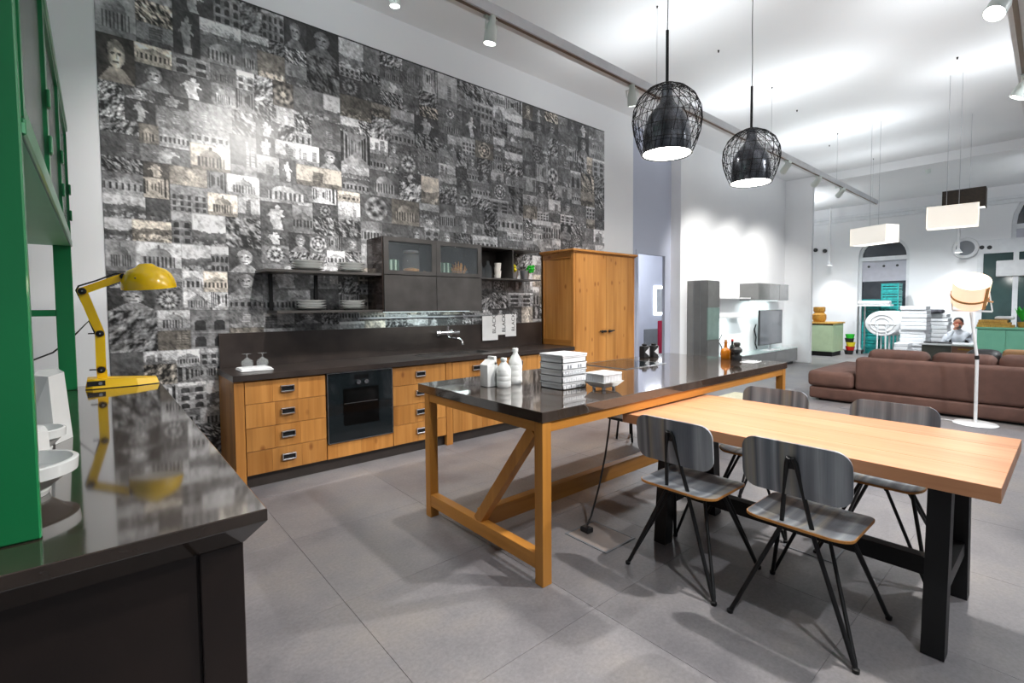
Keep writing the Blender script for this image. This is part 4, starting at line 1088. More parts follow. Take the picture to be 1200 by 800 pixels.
# ------------------------------------------------------------------ pendants
def pendant(u, vt, vb, label):
    c = at(u, (vt+vb)/2, 1, 2.0); top = at(u, vt, 1, 2.0).z; bot = at(u, vb-7, 1, 2.0).z
    x, y = c.x, c.y; h = top-bot
    t = thing('cage_pendant', label, 'pendant lamp', (x, y, bot))
    pr = [(.165, 0), (.168, .05), (.165, .13), (.155, .20), (.13, .26), (.09, .31), (.055, .35), (.04, .40), (.036, .46), (.03, h)]
    pi = [(0, .36), (.05, .335), (.085, .30), (.122, .252), (.148, .195), (.158, .13), (.160, .05), (.165, 0)]
    obj('shade', B().lathe(pr, (x, y, bot), 40), 'pendm', t, 50)
    obj('shade_lining', B().lathe(pi, (x, y, bot), 40), 'pendin', t, 50)
    obj('diffuser', B().disc((x, y, bot+.035), .158, .004, 32), 'lamp', t)
    # cage
    cp = [(.175, -.004), (.205, .07), (.232, .16), (.243, .24), (.235, .32), (.20, .40), (.14, .46), (.07, .495), (.03, .50)]
    n = 18; wr = .0028
    b = B()
    for k in range(n):
        a = 2*math.pi*k/n
        pts = [(x+r*math.cos(a+j*.06), y+r*math.sin(a+j*.06), bot+z*h/.5) for j, (r, z) in enumerate(cp)]
        b.tube(pts, wr, 4, False)
    o = obj('cage_wires', b, 'black', t)
    b = B()
    for r, z in cp:
        b.tube([(x+r*math.cos(2*math.pi*k/30), y+r*math.sin(2*math.pi*k/30), bot+z*h/.5) for k in range(31)], wr*(1.6 if z < 0 or z > .47 else .8), 4, False)
    for j in range(1, len(cp)-2):
        r0, z0 = cp[j]; r1, z1 = cp[j+1]; q = []
        for k in range(37):
            a = 2*math.pi*k/36; r, zz = ((r0, z0) if k % 2 else (r1, z1)); q.append((x+r*math.cos(a), y+r*math.sin(a), bot+zz*h/.5))
        b.tube(q, wr*.7, 4, False)
    obj('cage_rings', b, 'black', t)
    obj('rod', B().tube([(x, y, top), (x, y, top+.38)], .011, 10), 'black', t, 50)
    obj('cord', B().tube([(x, y, top+.38), (x+.006, y, top+.6), (x-.008, y, top+.9), (x, y, CEIL)], .0035, 6), 'black', t)
    light('POINT', 'pendant_bulb', (x, y, bot+.0), 26, size=.12)
pendant(781.5, 100, 187, 'black cage pendant lamp over the crate stack of the island')
pendant(880, 152, 221, 'black cage pendant lamp over the bottle end of the island')

# ------------------------------------------------------------------ tracks and spots
TZK = 3.45
ta, tb = at(553, 0, 2, TZK), at(1021, 240, 2, TZK); TYK = (ta.y+tb.y)/2
t = thing('ceiling_track', 'long suspended grey lighting track over the island', 'track', (6, TYK, TZK))
obj('profile', B().box(-2.5, tb.x, TYK-.045, TYK+.045, TZK, TZK+.075), 'trackm', t)
obj('slot', B().box(-2.5, tb.x, TYK-.03, TYK-.005, TZK-.004, TZK+.001), 'trackd', t)
for x in (1.5, 4.2, 6.9, 9.6, 11.8):
    obj('wire', B().tube([(x, TYK, TZK+.075), (x, TYK, CEIL)], .0025, 5), 'alu', t)
    obj('ceiling_hook', B().lathe([(0, 0), (.010, 0), (.005, -.02), (0, -.02)], (x, TYK, CEIL), 8), 'black', t)
b = B()
for x in (-1.2, 1.6, 4.4, 6.9, 9.4): b.box(x-1.1, x+1.1, TYK-.035, TYK+.035, TZK+.0751, TZK+.079)
obj('uplight_diffuser', b, 'led', t)
for x, e in ((-1.2, 9), (1.6, 9), (4.4, 11), (6.9, 14), (9.4, 14), (11.3, 6)):
    light('AREA', 'track_uplight', (x, TYK, TZK+.085), e, (x, TYK, 5), .07, (.93, .97, 1), sy=2.2)
TY2 = .62; TZ2 = 3.45
pa_, pb_ = at(1189, 0, 2, TZ2), at(1200, 85, 2, TZ2)
t2 = thing('ceiling_track', 'suspended lighting track over the sofa side of the room', 'track', (4, pb_.y, TZ2))
d_ = (pb_-pa_).normalized(); a_ = pa_-d_*3.0; e_ = pb_+d_*3
obj('profile', B().beam(a_+Vector((0, 0, .04)), e_+Vector((0, 0, .04)), .075, .09, (0, 0, 1)), 'trackm', t2)
obj('slot', B().beam(a_+Vector((0, 0, .0)), e_+Vector((0, 0, .0)), .004, .03, (0, 0, 1)), 'trackd', t2)
for k in (.2, .6, .9):
    pq = a_+(e_-a_)*k; obj('wire', B().tube([pq+Vector((0, 0, .08)), (pq.x, pq.y, CEIL)], .0025, 5), 'alu', t2)
for k in (.25, .55, .85):
    pq = a_+(e_-a_)*k; light('AREA', 'track_uplight', pq+Vector((0, 0, .09)), 11, (pq.x, pq.y, 5), .07, (.93, .97, 1), sy=2.0)
t3 = thing('ceiling_track', 'added unseen lighting track over the aisle past the dining table', 'track', (4, -2.2, TZ2))  # off-view track, added so its uplights bounce off the ceiling
obj('profile', B().box(-2.5, 11, -2.245, -2.155, TZ2, TZ2+.075), 'trackm', t3)
obj('slot', B().box(-2.5, 11, -2.23, -2.205, TZ2-.004, TZ2+.001), 'trackd', t3)
for x in (-1.5, 1.5, 4.5, 7.5, 10.5): obj('wire', B().tube([(x, -2.2, TZ2+.075), (x, -2.2, CEIL)], .0025, 5), 'alu', t3)
for x in (-1, 1.5, 4, 6.5, 9): light('AREA', 'track_uplight', (x, -2.2, TZ2+.085), 10, (x, -2.2, 5), .07, (.93, .97, 1), sy=2.2)
t4 = thing('ceiling_track', 'short added unseen lighting track past the beam in the far room', 'track', (14.6, -1.6, TZ2))  # off-view track, added to brighten the ceiling past the beam
obj('profile', B().box(14.555, 14.645, -3.2, -.1, TZ2, TZ2+.075), 'trackm', t4)
for y in (-2.8, -.4): obj('wire', B().tube([(14.6, y, TZ2+.075), (14.6, y, CEIL)], .0025, 5), 'alu', t4)
for y in (-2.4, -.8): light('AREA', 'track_uplight', (14.6, y, TZ2+.085), 34, (14.6, y, 5), .07, (.93, .97, 1), sy=1.4)
t5 = thing('ceiling_track', 'short added hidden lighting track over the sage counter', 'track', (14.6, 5.7, TZ2))  # track hidden behind the pillar, added to light the far ceiling
obj('profile', B().box(14.0, 15.2, 5.655, 5.745, TZ2, TZ2+.075), 'trackm', t5)
for x in (14.2, 15.0): obj('wire', B().tube([(x, 5.7, TZ2+.075), (x, 5.7, CEIL)], .0025, 5), 'alu', t5)
light('AREA', 'track_uplight', (14.6, 5.7, TZ2+.085), 40, (14.6, 5.7, 5), 1.1, (.93, .97, 1), sy=.07)
def spot(pos, aim, label, power=60, ang=45, lit=True, r=.045, size=.05, ty=None, color=(1, .97, .93)):
    """pos: gimbal point under the track"""
    pos = Vector(pos); d = (Vector(aim)-pos).normalized()
    t = thing('track_spot', label, 'spotlight', pos)
    top = ty if ty is not None else pos.z+.10
    obj('stem', B().tube([(pos.x, pos.y, top), (pos.x, pos.y, pos.z)], .012, 8), 'spotm', t, 50)
    obj('adapter', B().box(pos.x-.05, pos.x+.05, pos.y-.016, pos.y+.016, top-.012, top), 'spotm', t)
    h = obj('head', B().lathe([(0, -.11), (r*.55, -.11), (r*.62, -.06), (r*.8, -.04), (r, 0), (r*1.04, .08), (r*.98, .08), (r*.9, .06), (0, .055)], pos, 24, d), 'spotm', t, 40)
    s_ = d.cross(Vector((0, 0, 1))).normalized()
    obj('yoke', B().tube([pos+s_*r*1.15, pos+s_*r*1.2-d*.06, pos-s_*r*1.2-d*.06, pos-s_*r*1.15], .006, 6), 'spotm', t)
    obj('lens', B().lathe([(0, .056), (r*.92, .062), (0, .066)], pos, 20, d), 'lamp' if lit else 'whitem', t)
    if lit: light('SPOT', 'spot_beam', pos+d*.085, power, aim, size, color, ang, .8)
Zs = TZK-.10
def tk(u): # track x for a given photo column
    lo, hi = 1.0, 12.5
    for _ in range(40):
        m_ = (lo+hi)/2; dd = Vector((m_, TYK, TZK))-Vector((0, 0, H))
        if CX+F*dd.dot(rt)/dd.dot(fw) < u: lo = m_
        else: hi = m_
    return lo
x1, x2, x3, x4, x5 = tk(575), tk(741), tk(921), tk(957), tk(985)
spot((x1, TYK, Zs), (2.1, 3.3, .9), 'white track spot aimed down at the bottles on the island', 130, 130, ty=TZK)
spot((x2, TYK, Zs), (4.5, 3.3, .9), 'white track spot beside the cage pendant, aimed down at the island', 160, 130, ty=TZK)
spot((x3, TYK, Zs), (8.6, 4.8, 1.9), 'white track spot aimed at the tall glossy cabinet', 230, 66, ty=TZK)
spot((x4, TYK, Zs), (9.9, 4.8, 1.9), 'middle white track spot of the three aimed at the television wall', 230, 64, ty=TZK)
spot((x5, TYK, Zs), (11.2, 4.8, 1.9), 'white track spot closest to the free track end', 230, 64, ty=TZK)
spot((1.32, TYK, Zs), (1.1, 4.8, 2.2), 'white track spot over the display worktop aimed at the wallpaper', 190, 80, ty=TZK)
spot((-.6, TYK, Zs), (.1, 3.4, 1.0), 'white track spot over the green shelving', 170, 80, ty=TZK)
ps = at(462, -4, 1, 4.15)
spot(ps, (ps.x+.3, 4.3, .6), 'white ceiling spot in front of the wallpaper', 70, 85, ty=CEIL)
q_ = at(1172, 5, 2, TZ2-.12); spot(q_, (2.4, 1.6, 0), 'grey track spot shining down over the dining table', 380, 70, r=.06, ty=TZ2)
q_ = at(1199, 104, 2, TZ2-.12); spot(q_, (6.2, 2.2, 0), 'grey track spot shining down over the sofa', 330, 85, r=.06, ty=TZ2)
q_ = a_+d_*1.2; spot((q_.x, q_.y, TZ2-.12), (1.0, 1.8, 0), 'grey track spot shining down over the tiled aisle', 330, 80, r=.06, ty=TZ2)
# ceiling hooks
for u, v, l in ((842, 59, 'between the cage pendants'), (934, 129, 'past the bottle-end cage pendant'), (972, 170, 'near the beam'), (1122, 67, 'over the white box shades')):
    q_ = at(u, v, 2, CEIL)
    solo('ceiling_hook', B().lathe([(0, 0), (.011, 0), (.006, -.025), (0, -.028)], (q_.x, q_.y, CEIL), 8), 'black', 'small dark ceiling hook '+l, 'hook', None, 50)

# ------------------------------------------------------------------ box shades
def box_shade(u, v, X, w, d, h, yaw, mat, label, lit=1):
    c = at(u, v, 0, X)
    t = thing('box_pendant', label, 'pendant lamp', c)
    b = B(); b.box(c.x-d/2, c.x+d/2, c.y-w/2, c.y-w/2+.01, c.z-h/2, c.z+h/2); b.box(c.x-d/2, c.x+d/2, c.y+w/2-.01, c.y+w/2, c.z-h/2, c.z+h/2)
    b.box(c.x-d/2, c.x-d/2+.01, c.y-w/2, c.y+w/2, c.z-h/2, c.z+h/2); b.box(c.x+d/2-.01, c.x+d/2, c.y-w/2, c.y+w/2, c.z-h/2, c.z+h/2)
    obj('shade', b, mat, t)
    obj('diffuser', B().box(c.x-d/2+.01, c.x+d/2-.01, c.y-w/2+.01, c.y+w/2-.01, c.z-h/2+.004, c.z-h/2+.012), 'shadeb', t)
    obj('top_plate', B().box(c.x-d/2+.01, c.x+d/2-.01, c.y-w/2+.01, c.y+w/2-.01, c.z+h/2-.02, c.z+h/2-.012), 'whitem', t)
    for s in (-.12, .12): obj('cord', B().tube([(c.x, c.y+s*w, c.z+h/2-.015), (c.x, c.y+s*w, CEIL)], .003, 5), 'alu', t)
    t.rotation_euler = (0, 0, math.radians(yaw))
    return t
box_shade(1024, 276, 9.5, .62, .28, .28, -24, 'shadew', 'white fabric box pendant in front of the arched window')
box_shade(1116, 254, 8.3, .52, .22, .28, 6, 'shadew', 'white fabric box pendant in front of the dark box shade')
box_shade(1130, 234, 10.2, .52, .25, .30, 2, 'shaded', 'dark woven box pendant behind the white box shade')

# ------------------------------------------------------------------ sofa
t = thing('sofa', 'brown suede corner sofa seen from behind with an open chaise end', 'sofa', (8.4, 1.3, 0))
SX = 7.66
obj('base', B().box(SX, 9.55, -1.2, 2.61, .03, .20, .03, 3), 'leather', t, 40)
obj('plinth', B().box(SX+.08, 9.4, -1.1, 2.5, 0, .05), 'black', t)
obj('backrest', B().box(SX, SX+.26, -1.2, 2.035, .205, .655, .05, 3), 'leather', t, 40)
obj('chaise_cushion', B().box(SX-.02, 9.3, 2.045, 2.63, .205, .43, .06, 3), 'leather', t, 40)
obj('seat_cushion', B().box(SX+.27, 9.5, .75, 2.03, .205, .43, .05, 3), 'leather', t, 40)
obj('seat_cushion', B().box(SX+.27, 9.5, -.6, .745, .205, .43, .05, 3), 'leather', t, 40)
for y0, y1, dz, an in ((1.26, 1.93, 0, 0), (.62, 1.235, .0, 0), (.0, .61, .015, 0)):
    obj('back_cushion', B().box(SX+.13, SX+.42, y0, y1, .44, .765+dz, .09, 4), 'leather', t, 50)
o = solo('throw_pillow', B().box(SX+.43, SX+.55, .20, .60, .432, .83, .055, 4), simple('tan_cushion', S(150, 118, 84), .85), 'tan pillow leaning over the sofa back', 'pillow', None, 50)

# rug glimpse
solo('area_rug', B().box(6.0, 7.4, 2.62, 3.6, .001, .012), 'rug', 'pale cream rug beside the sofa chaise', 'rug')

# ------------------------------------------------------------------ floor lamp
LXP = 7.42
fb0 = at(1143, 494, 0, LXP); yb = at(1143, 490, 0, LXP).y
Q = lambda u, v: at(u, v, 0, LXP)
t = thing('floor_lamp', 'white floor lamp with a tilted glowing drum shade strapped in birch', 'lamp', (LXP, yb, 0))
obj('base', B().lathe([(0, 0), (.20, 0), (.205, .006), (.19, .018), (.02, .026), (0, .026)], (LXP, yb, 0), 40), 'whitem', t, 50)
pk = Q(1145, 419)
obj('lower_pole', B().tube([(LXP, yb, .02), pk], .017, 12), 'whitem', t, 50)
obj('joint', B().tube([pk+Vector((0, 0, -.02)), pk+Vector((0, .004, .025))], .021, 12), 'blackp', t, 50)
obj('upper_pole', B().tube([pk, Q(1138, 366)], .015, 12), 'whitem', t, 50)
c0_, c1_ = Q(1133, 356), Q(1141.5, 327)
ax = Vector((-.22, (c1_-c0_).y, (c1_-c0_).z)).normalized(); hh_ = .30; Rl = .168
cb = (c0_+c1_)/2-ax*hh_/2
obj('shade', B().lathe([(Rl*.98, 0), (Rl, hh_), (Rl-.006, hh_), (Rl*.98-.006, 0)], cb, 40, ax), 'shadeo', t, 50)
obj('shade_top', B().lathe([(0, hh_-.012), (Rl-.006, hh_-.012), (Rl-.006, hh_-.008), (0, hh_-.008)], cb, 40, ax), 'shadet', t)
obj('strap', B().lathe([(Rl+.001, hh_*.32), (Rl+.008, hh_*.32), (Rl+.008, hh_*.40), (Rl+.001, hh_*.40), (Rl+.001, hh_*.32)], cb, 40, ax), 'woodlt', t, 50)
sd = Vector((1, 0, 0))
e1 = cb+Vector((-.02, -Rl-.03, 0))
rd = Vector((-.62, -.78, 0)); rd = (rd-ax*rd.dot(ax)).normalized()
obj('strap', B().beam(cb+rd*(Rl+.004)-ax*.02, cb+rd*(Rl+.006)+ax*hh_*.97, .006, .045, rd), 'woodlt', t)
obj('bracket', B().beam(Q(1116, 363.5), Q(1163, 365), .02, .014, (0, 0, 1)), 'whitem', t)
obj('bracket_arm', B().tube([Q(1163, 365), Q(1159.5, 343)], .007, 8), 'whitem', t); obj('bracket_arm', B().tube([Q(1116, 363), Q(1116, 341)], .007, 8), 'whitem', t)
obj('bracket_knob', B().tube([Q(1157, 352.5), Q(1164, 354)], .01, 8), 'woodlt', t)
obj('cord', B().tube([(LXP, yb+.15, .012), (LXP, yb+.3, .008), (LXP+.05, yb+.5, .02), (LXP+.15, yb+.62, .012)], .005, 6), 'whitem', t)
light('POINT', 'floor_lamp_bulb', cb+ax*(hh_+.06), 10, size=.1, color=(1, .85, .65))

# ------------------------------------------------------------------ television wall
t = thing('tall_display_cabinet', 'tall glossy grey cabinet with a frosted glass door by the television wall', 'cabinet', (8.17, 4.6, 0))
x0, x1, zt = 7.97, 8.40, 1.82
obj('carcass', B().box(x0, x1, 4.41, WY-.003, .05, zt, .002, 1), 'gloss', t)
obj('door', B().box(x0+.01, x1-.005, 4.39, 4.408, 1.34, zt-.01), 'gloss', t)
obj('door', B().box(x0+.01, x1-.005, 4.39, 4.408, .76, 1.335), simple('frosted_glass_door', S(120, 140, 134), .15, c2=S(112, 132, 126)), t)
obj('door', B().box(x0+.01, x1-.005, 4.39, 4.408, .07, .755), 'gloss', t)
for y in (4.53, 4.66): obj('side_groove', B().box(x0-.003, x0+.001, y, y+.004, .06, zt), 'darkg', t)
obj('plinth', B().box(x0+.03, x1-.03, 4.44, WY-.02, 0, .05), 'black', t)
t = thing('hanging_cabinet', 'glossy grey wall cabinet of three doors above the television', 'cabinet', (10.8, 4.6, 1.46))
x0, x1 = 10.02, 11.55
obj('carcass', B().box(x0, x1, 4.41, WY-.003, 1.47, 1.825, .002, 1), 'gloss', t)
for k in range(3):
    a = x0+(x1-x0)*k/3; obj('door', B().box(a+.004, a+(x1-x0)/3-.004, 4.392, 4.408, 1.475, 1.82), 'gloss', t)
s_ = obj('light_strip', B().box(x0+.1, x1-.1, 4.6, 4.63, 1.462, 1.469), 'led', t)
light('AREA', 'wall_cabinet_led', (10.78, 4.6, 1.455), 8, (10.78, 4.72, .6), 1.3, (.85, 1, 1), sy=.04)
for (xa, xb, z, l) in ((8.45, 10.0, 1.50, 'upper'), (8.45, 9.9, 1.12, 'lower')):
    solo('floating_shelf', B().box(xa, xb, 4.55, WY-.003, z, z+.03), 'whitem', l+' white floating shelf on the television wall', 'shelf')
light('AREA', 'shelf_led', (9.1, 4.62, 1.115), 5, (9.1, 4.72, .6), .7, (.85, 1, 1), sy=.03)
t = thing('low_media_unit', 'long low glossy grey media unit with a glass top', 'media unit', (10.8, 4.6, 0))
obj('carcass', B().box(8.6, 12.2, 4.43, WY-.003, .06, .36, .002, 1), simple('media_front', S(116, 120, 118), .3), t)
obj('top_glass', B().box(8.58, 12.21, 4.42, WY-.003, .36, .372), simple('pale_glass_top', S(196, 214, 212), .1), t)
for k in range(3):
    a = 8.6+1.2*k; obj('drawer', B().box(a+.004, a+1.196, 4.418, 4.43, .065, .355), 'gloss', t)
obj('plinth', B().box(8.7, 12.1, 4.48, WY-.02, 0, .06), 'black', t)
t = thing('television', 'flat screen television on a pale pedestal on the media unit', 'television', (11.05, 4.58, .372))
obj('panel', B().box(10.47, 11.65, 4.56, 4.60, .50, 1.265, .004, 1), 'blackp', t)
obj('screen', B().box(10.485, 11.635, 4.557, 4.561, .515, 1.25), 'tvs', t)
obj('neck', B().box(11.0, 11.1, 4.575, 4.61, .38, .55), 'alu', t); obj('pedestal', B().box(10.8, 11.3, 4.46, 4.70, .3725, .385, .004, 1), 'whitem', t)
solo('cable_bundle', B().tube([at(886, 380, 1, 4.785), at(884, 386, 1, 4.785), at(886, 395, 1, 4.785), at(885, 402, 1, 4.785), at(887, 408.5, 1, 4.785)], .014, 6), 'blackp', 'black cable bundle hanging beside the television', 'cable', None, 60)
solo('cable_loop', B().tube([at(846, 392, 1, 4.79), at(842, 400, 1, 4.79), at(846, 407, 1, 4.79), at(844, 417, 1, 4.79)], .009, 6), 'blackp', 'thin black cable looping below the floating shelves', 'cable', None, 60)

# ------------------------------------------------------------------ washroom glimpse
c = at(774, 352, 1, 7.49)
t = thing('lit_mirror', 'backlit square mirror on the washroom wall', 'mirror', (c.x, 7.48, c.z))
obj('glow_frame', B().box(c.x-.30, c.x+.32, 7.475, 7.495, c.z-.38, c.z+.38), emis('mirror_halo', (.9, .96, 1), 5), t)
obj('glass', B().box(c.x-.24, c.x+.32, 7.455, 7.47, c.z-.31, c.z+.31), 'mirror', t)
c = at(764, 395, 1, 7.49)
solo('radiator_panel', B().box(c.x-.4, c.x+.35, 7.43, 7.495, c.z-.22, c.z+.22, .005, 1), 'darkg', 'flat grey radiator panel below the lit mirror', 'radiator')
c = at(775, 389, 1, 6.6)
t = thing('hanging_towel', 'crimson towel hanging on a stand in the washroom', 'towel', (c.x, 6.6, .2))
obj('towel', B().box(c.x-.13, c.x+.16, 6.58, 6.62, c.z-.5, c.z+.27, .01, 2), 'red', t)
obj('stand', B().tube([(c.x+.1, 6.63, 0), (c.x+.1, 6.63, c.z+.4)], .02, 8), 'black', t)
c = at(751, 370, 1, 7.48)
struct('door_1', B().box(c.x-.5, c.x+.15, 7.46, 7.498, 0, 2.0), 'bluewall')
light('POINT', 'washroom_lamp', (9.2, 6.3, 2.6), 130, size=.25, color=(.95, .97, 1))

# ------------------------------------------------------------------ far room
# sage sideboard with vase
t = thing('sage_sideboard', 'pale sage counter with a dark plinth and wooden top', 'counter', (14.7, 4.7, 0))
obj('body', B().box(14.3, 15.1, 4.30, 5.6, .12, .86), 'sage', t)
obj('front_panel', B().box(14.285, 14.3, 4.32, 5.59, .13, .82), 'sage', t)
obj('plinth', B().box(14.34, 15.05, 4.34, 5.55, 0, .12), 'black', t)
obj('top', B().box(14.27, 15.15, 4.27, 5.62, .86, .90), 'planks', t)
obj('top_strip', B().box(14.288, 14.30, 4.31, 5.6, .82, .86), 'blackp', t)  # black strip standing in for the shadow under the counter top
c = at(960, 376, 0, 14.6)
solo('vase', B().lathe([(0, 0), (.13, 0), (.15, .04), (.17, .09), (.17, .2), (.115, .25), (.145, .30), (.145, .40), (.105, .41), (.105, .30), (0, .29)], (14.6, c.y, .9005), 24), 'ochre', 'ochre ribbed ceramic vase on the sage counter', 'vase', None, 35)
# teal crates
cm = None; G = 'teal crates stacked in front of the arched window'
def crate_mesh():
    b = B(); w, d, h = .50, .40, .215; th = .02
    for z in (.0, .075, .15):
        zz = z+ .0
        b.box(-d/2, d/2, -w/2, -w/2+th, zz, zz+.05); b.box(-d/2, d/2, w/2-th, w/2, zz, zz+.05); b.box(-d/2, -d/2+th, -w/2, w/2, zz, zz+.05); b.box(d/2-th, d/2, -w/2, w/2, zz, zz+.05)
    for i in (-1, 1):
        for j in (-1, 1): b.box(i*d/2-(th+.02 if i > 0 else 0), i*d/2+(th+.02 if i < 0 else 0), j*w/2-(th+.02 if j > 0 else 0), j*w/2+(th+.02 if j < 0 else 0), 0, h)
    b.box(-d/2-.008, d/2+.008, -w/2-.008, w/2+.008, h-.02, h); b.box(-d/2+.01, d/2-.01, -w/2+.01, w/2-.01, 0, .01)
    return b
nm = ['bottom', 'second', 'third', 'fourth', 'fifth', 'sixth', 'seventh', 'eighth', 'ninth', 'tenth']
for u, n, X, l in ((1022, 7, 16.2, 'shorter stack beside the sage counter'), (1044, 9, 16.3, 'taller stack beside the white foam boxes')):
    y = at(u, 380, 0, X).y
    for k in range(n):
        lb = 'teal plastic crate, %s from the floor of the %s' % (nm[k], l)
        if cm is None: cm = solo('teal_crate', crate_mesh(), 'teal', lb, 'crate', G, None, (0, 0, 0)); o = cm
        else: o = dup(cm, (0, 0, 0), 0, lb, G)
        o.location = (X, y, k*.2155+.001); o.scale = (1, .80, 1)
# hand truck beside crates
c = at(1007, 385, 0, 15.8)
t = thing('trolley', 'grey metal trolley wrapped in film before the teal crates', 'trolley', (15.75, c.y, 0))
for s in (-.02, .14): obj('upright', B().tube([(15.75, c.y-s, .05), (15.75, c.y-s, 1.32)], .022, 8), 'alu', t)
obj('deck', B().box(15.6, 15.95, c.y-.75, c.y+.06, 1.32, 1.37), 'whitem', t)
obj('wrapped_load', B().box(15.62, 15.92, c.y-.72, c.y+.02, 1.371, 1.47, .04, 3), 'whitem', t, 50)
for s in (0, -.12): obj('wheel', B().disc((15.7, c.y+s, .06), .06, .03, 14, (0, 1, 0)), 'blackp', t)
# folded white oval tables
G = 'folded white oval tables'
tm = None; ol = ['first', 'second', 'third', 'fourth']
for k in range(4):
    c = at(1034+k*4.5, 371+k*.6, 0, 14.9+k*.16)
    lb = 'white oval folding table stood on end, %s of four from the sofa side' % ol[k]
    if tm is None:
        tm = thing('folded_table', lb, 'table', (0, 0, 0), G)
        b = B().lathe([(0, -.012), (.36, -.012), (.375, 0), (.36, .012), (0, .012)], (0, 0, 0), 36, (-1, 0, 0), 1, 1)
        for v in b.bm.verts: v.co.z *= .86
        obj('top', b, 'whitem', tm, 40)
        b = B()
        for r in (.16, .26): b.tube([(-.02, r*math.cos(a*math.pi/12), r*.86*math.sin(a*math.pi/12)) for a in range(25)], .012, 5, False)
        b.tube([(-.02, -.3, -.02), (-.02, .3, -.02)], .014, 6)
        obj('underframe', b, 'whitem', tm, 40)
        for s in (-.09, .09): obj('leg', B().tube([(-.03, s, -.02), (-.03, s, -.62), (-.03, s*1.25, -.80), (-.03, s*2.2, -.86)], .018, 8), 'whitem', tm, 50)
        o = tm
    else: o = dup(tm, (0, 0, 0), 0, lb, G)
    o.location = (c.x, c.y, .88)
# foam boxes
G = 'white foam boxes stacked by the desk'; fm = None
def foam(u, X, n, w, hgt, l):
    global fm
    y = at(u, 390, 0, X).y
    for k in range(n):
        lb = 'white foam box, %s up in the %s' % (nm[k] if k < 10 else ('eleventh', 'twelfth', 'thirteenth', 'fourteenth')[k-10], l)
        if fm is None:
            fm = solo('foam_box', B().box(-.25, .25, -.3, .3, 0, hgt-.006, .01, 1), 'box', lb, 'box', G, None, (0, 0, 0)); o = fm
        else: o = dup(fm, (0, 0, 0), 0, lb, G)
        o.location = (X+random.uniform(-.02, .02), y+random.uniform(-.025, .025), k*hgt+.001); o.scale = (1, w/.6, 1)
foam(1072, 14.6, 14, .50, .095, 'tall stack by the teal crates')
foam(1096, 15.3, 12, .52, .095, 'middle stack behind the desk')
foam(1059, 14.0, 5, .26, .095, 'low stack by the folded tables')
c = at(1094, 366, 0, 15.2)
solo('scarf_pile', B().box(14.95, 15.35, c.y-.2, c.y+.22, 1.142, 1.24, .04, 3), simple('grey_cloth', S(96, 96, 104), .9, c2=S(40, 40, 46), scale=14), 'dark grey cloth lying on the middle foam stack', 'cloth', None, 50)
# desk and man
DX = 12.7
ya, yb_ = at(1080, 404, 0, DX).y, at(1143, 404, 0, DX).y; dz = at(1110, 403, 0, DX).z
t = thing('office_desk', 'low office desk with a dark and a brown front panel', 'desk', (DX, (ya+yb_)/2, 0))
obj('top', B().box(DX-.05, DX+.65, yb_-.05, ya+.03, dz-.03, dz), 'whitem', t)
ym = at(1115, 404, 0, DX).y
obj('front_panel', B().box(DX, DX+.02, ym+.002, ya, .05, dz-.03), simple('dark_desk_front', S(78, 80, 74), .3), t)
d = obj('front_panel', B().box(DX, DX+.02, yb_, ym-.002, .05, dz-.03), simple('brown_desk_front', S(138, 98, 80), .4), t)
obj('handle', B().box(DX-.012, DX, (ym+yb_)/2-.1, (ym+yb_)/2+.08, dz-.11, dz-.08), 'ochre', d)
for y in (yb_, ya-.04):
    obj('leg', B().box(DX+.05, DX+.6, y, y+.04, 0, dz-.03), 'whitem', t)
c = at(1098, 399, 0, DX+.2)
solo('keyboard', B().box(DX+.05, DX+.2, c.y-.25, c.y+.2, dz+.001, dz+.03, .006, 1), 'blackp', 'black keyboard on the office desk', 'keyboard')

def skin(name, verts, edges, radii, mat, parent=None, sub=2):
    me = bpy.data.meshes.new(name); me.from_pydata([Vector(v) for v in verts], edges, [])
    o = bpy.data.objects.new(name, me); COL.objects.link(o)
    md = o.modifiers.new('s', 'SKIN'); md.use_smooth_shade = True
    for sv, r in zip(me.skin_vertices[0].data, radii): sv.radius = r if isinstance(r, tuple) else (r, r)
    me.skin_vertices[0].data[0].use_root = True
    sm = o.modifiers.new('d', 'SUBSURF'); sm.levels = sub; sm.render_levels = sub
    dg = bpy.context.evaluated_depsgraph_get(); nm_ = bpy.data.meshes.new_from_object(o.evaluated_get(dg))
    bpy.data.objects.remove(o); nm_.materials.clear(); nm_.materials.append(M[mat]); nm_.name = name
    nm_.polygons.foreach_set('use_smooth', [True]*len(nm_.polygons))
    o = bpy.data.objects.new(name, nm_); COL.objects.link(o); o.parent = parent
    return o
# man seated behind the desk, facing the sofa side (-X, a little towards +Y); local frame: -X is his front
hd = at(1123, 379, 0, DX+.85)
t = thing('person', 'person in a white shirt sitting at the desk with one hand raised to the mouth', 'person', (hd.x, hd.y, 0))
hz_ = hd.z
sh_z = hz_-.23
body_v = [(.06, 0, hz_-.72), (.06, 0, hz_-.52), (.03, 0, hz_-.33), (.02, 0, sh_z), (.01, 0, hz_-.15), (0, 0, hz_-.08),           # pelvis..neck
          (.02, .17, sh_z-.01), (-.03, .25, hz_-.47), (-.20, .12, hz_-.30), (-.15, .06, hz_-.13),      # raised arm (+Y)
          (.02, -.17, sh_z-.01), (-.06, -.27, hz_-.44), (-.27, -.17, hz_-.43), (-.36, -.10, hz_-.43),   # arm on desk
          (-.05, .10, hz_-.74), (-.42, .13, hz_-.72), (-.40, .13, hz_-1.05), (-.05, -.10, hz_-.74), (-.42, -.13, hz_-.72), (-.40, -.13, hz_-1.05)]
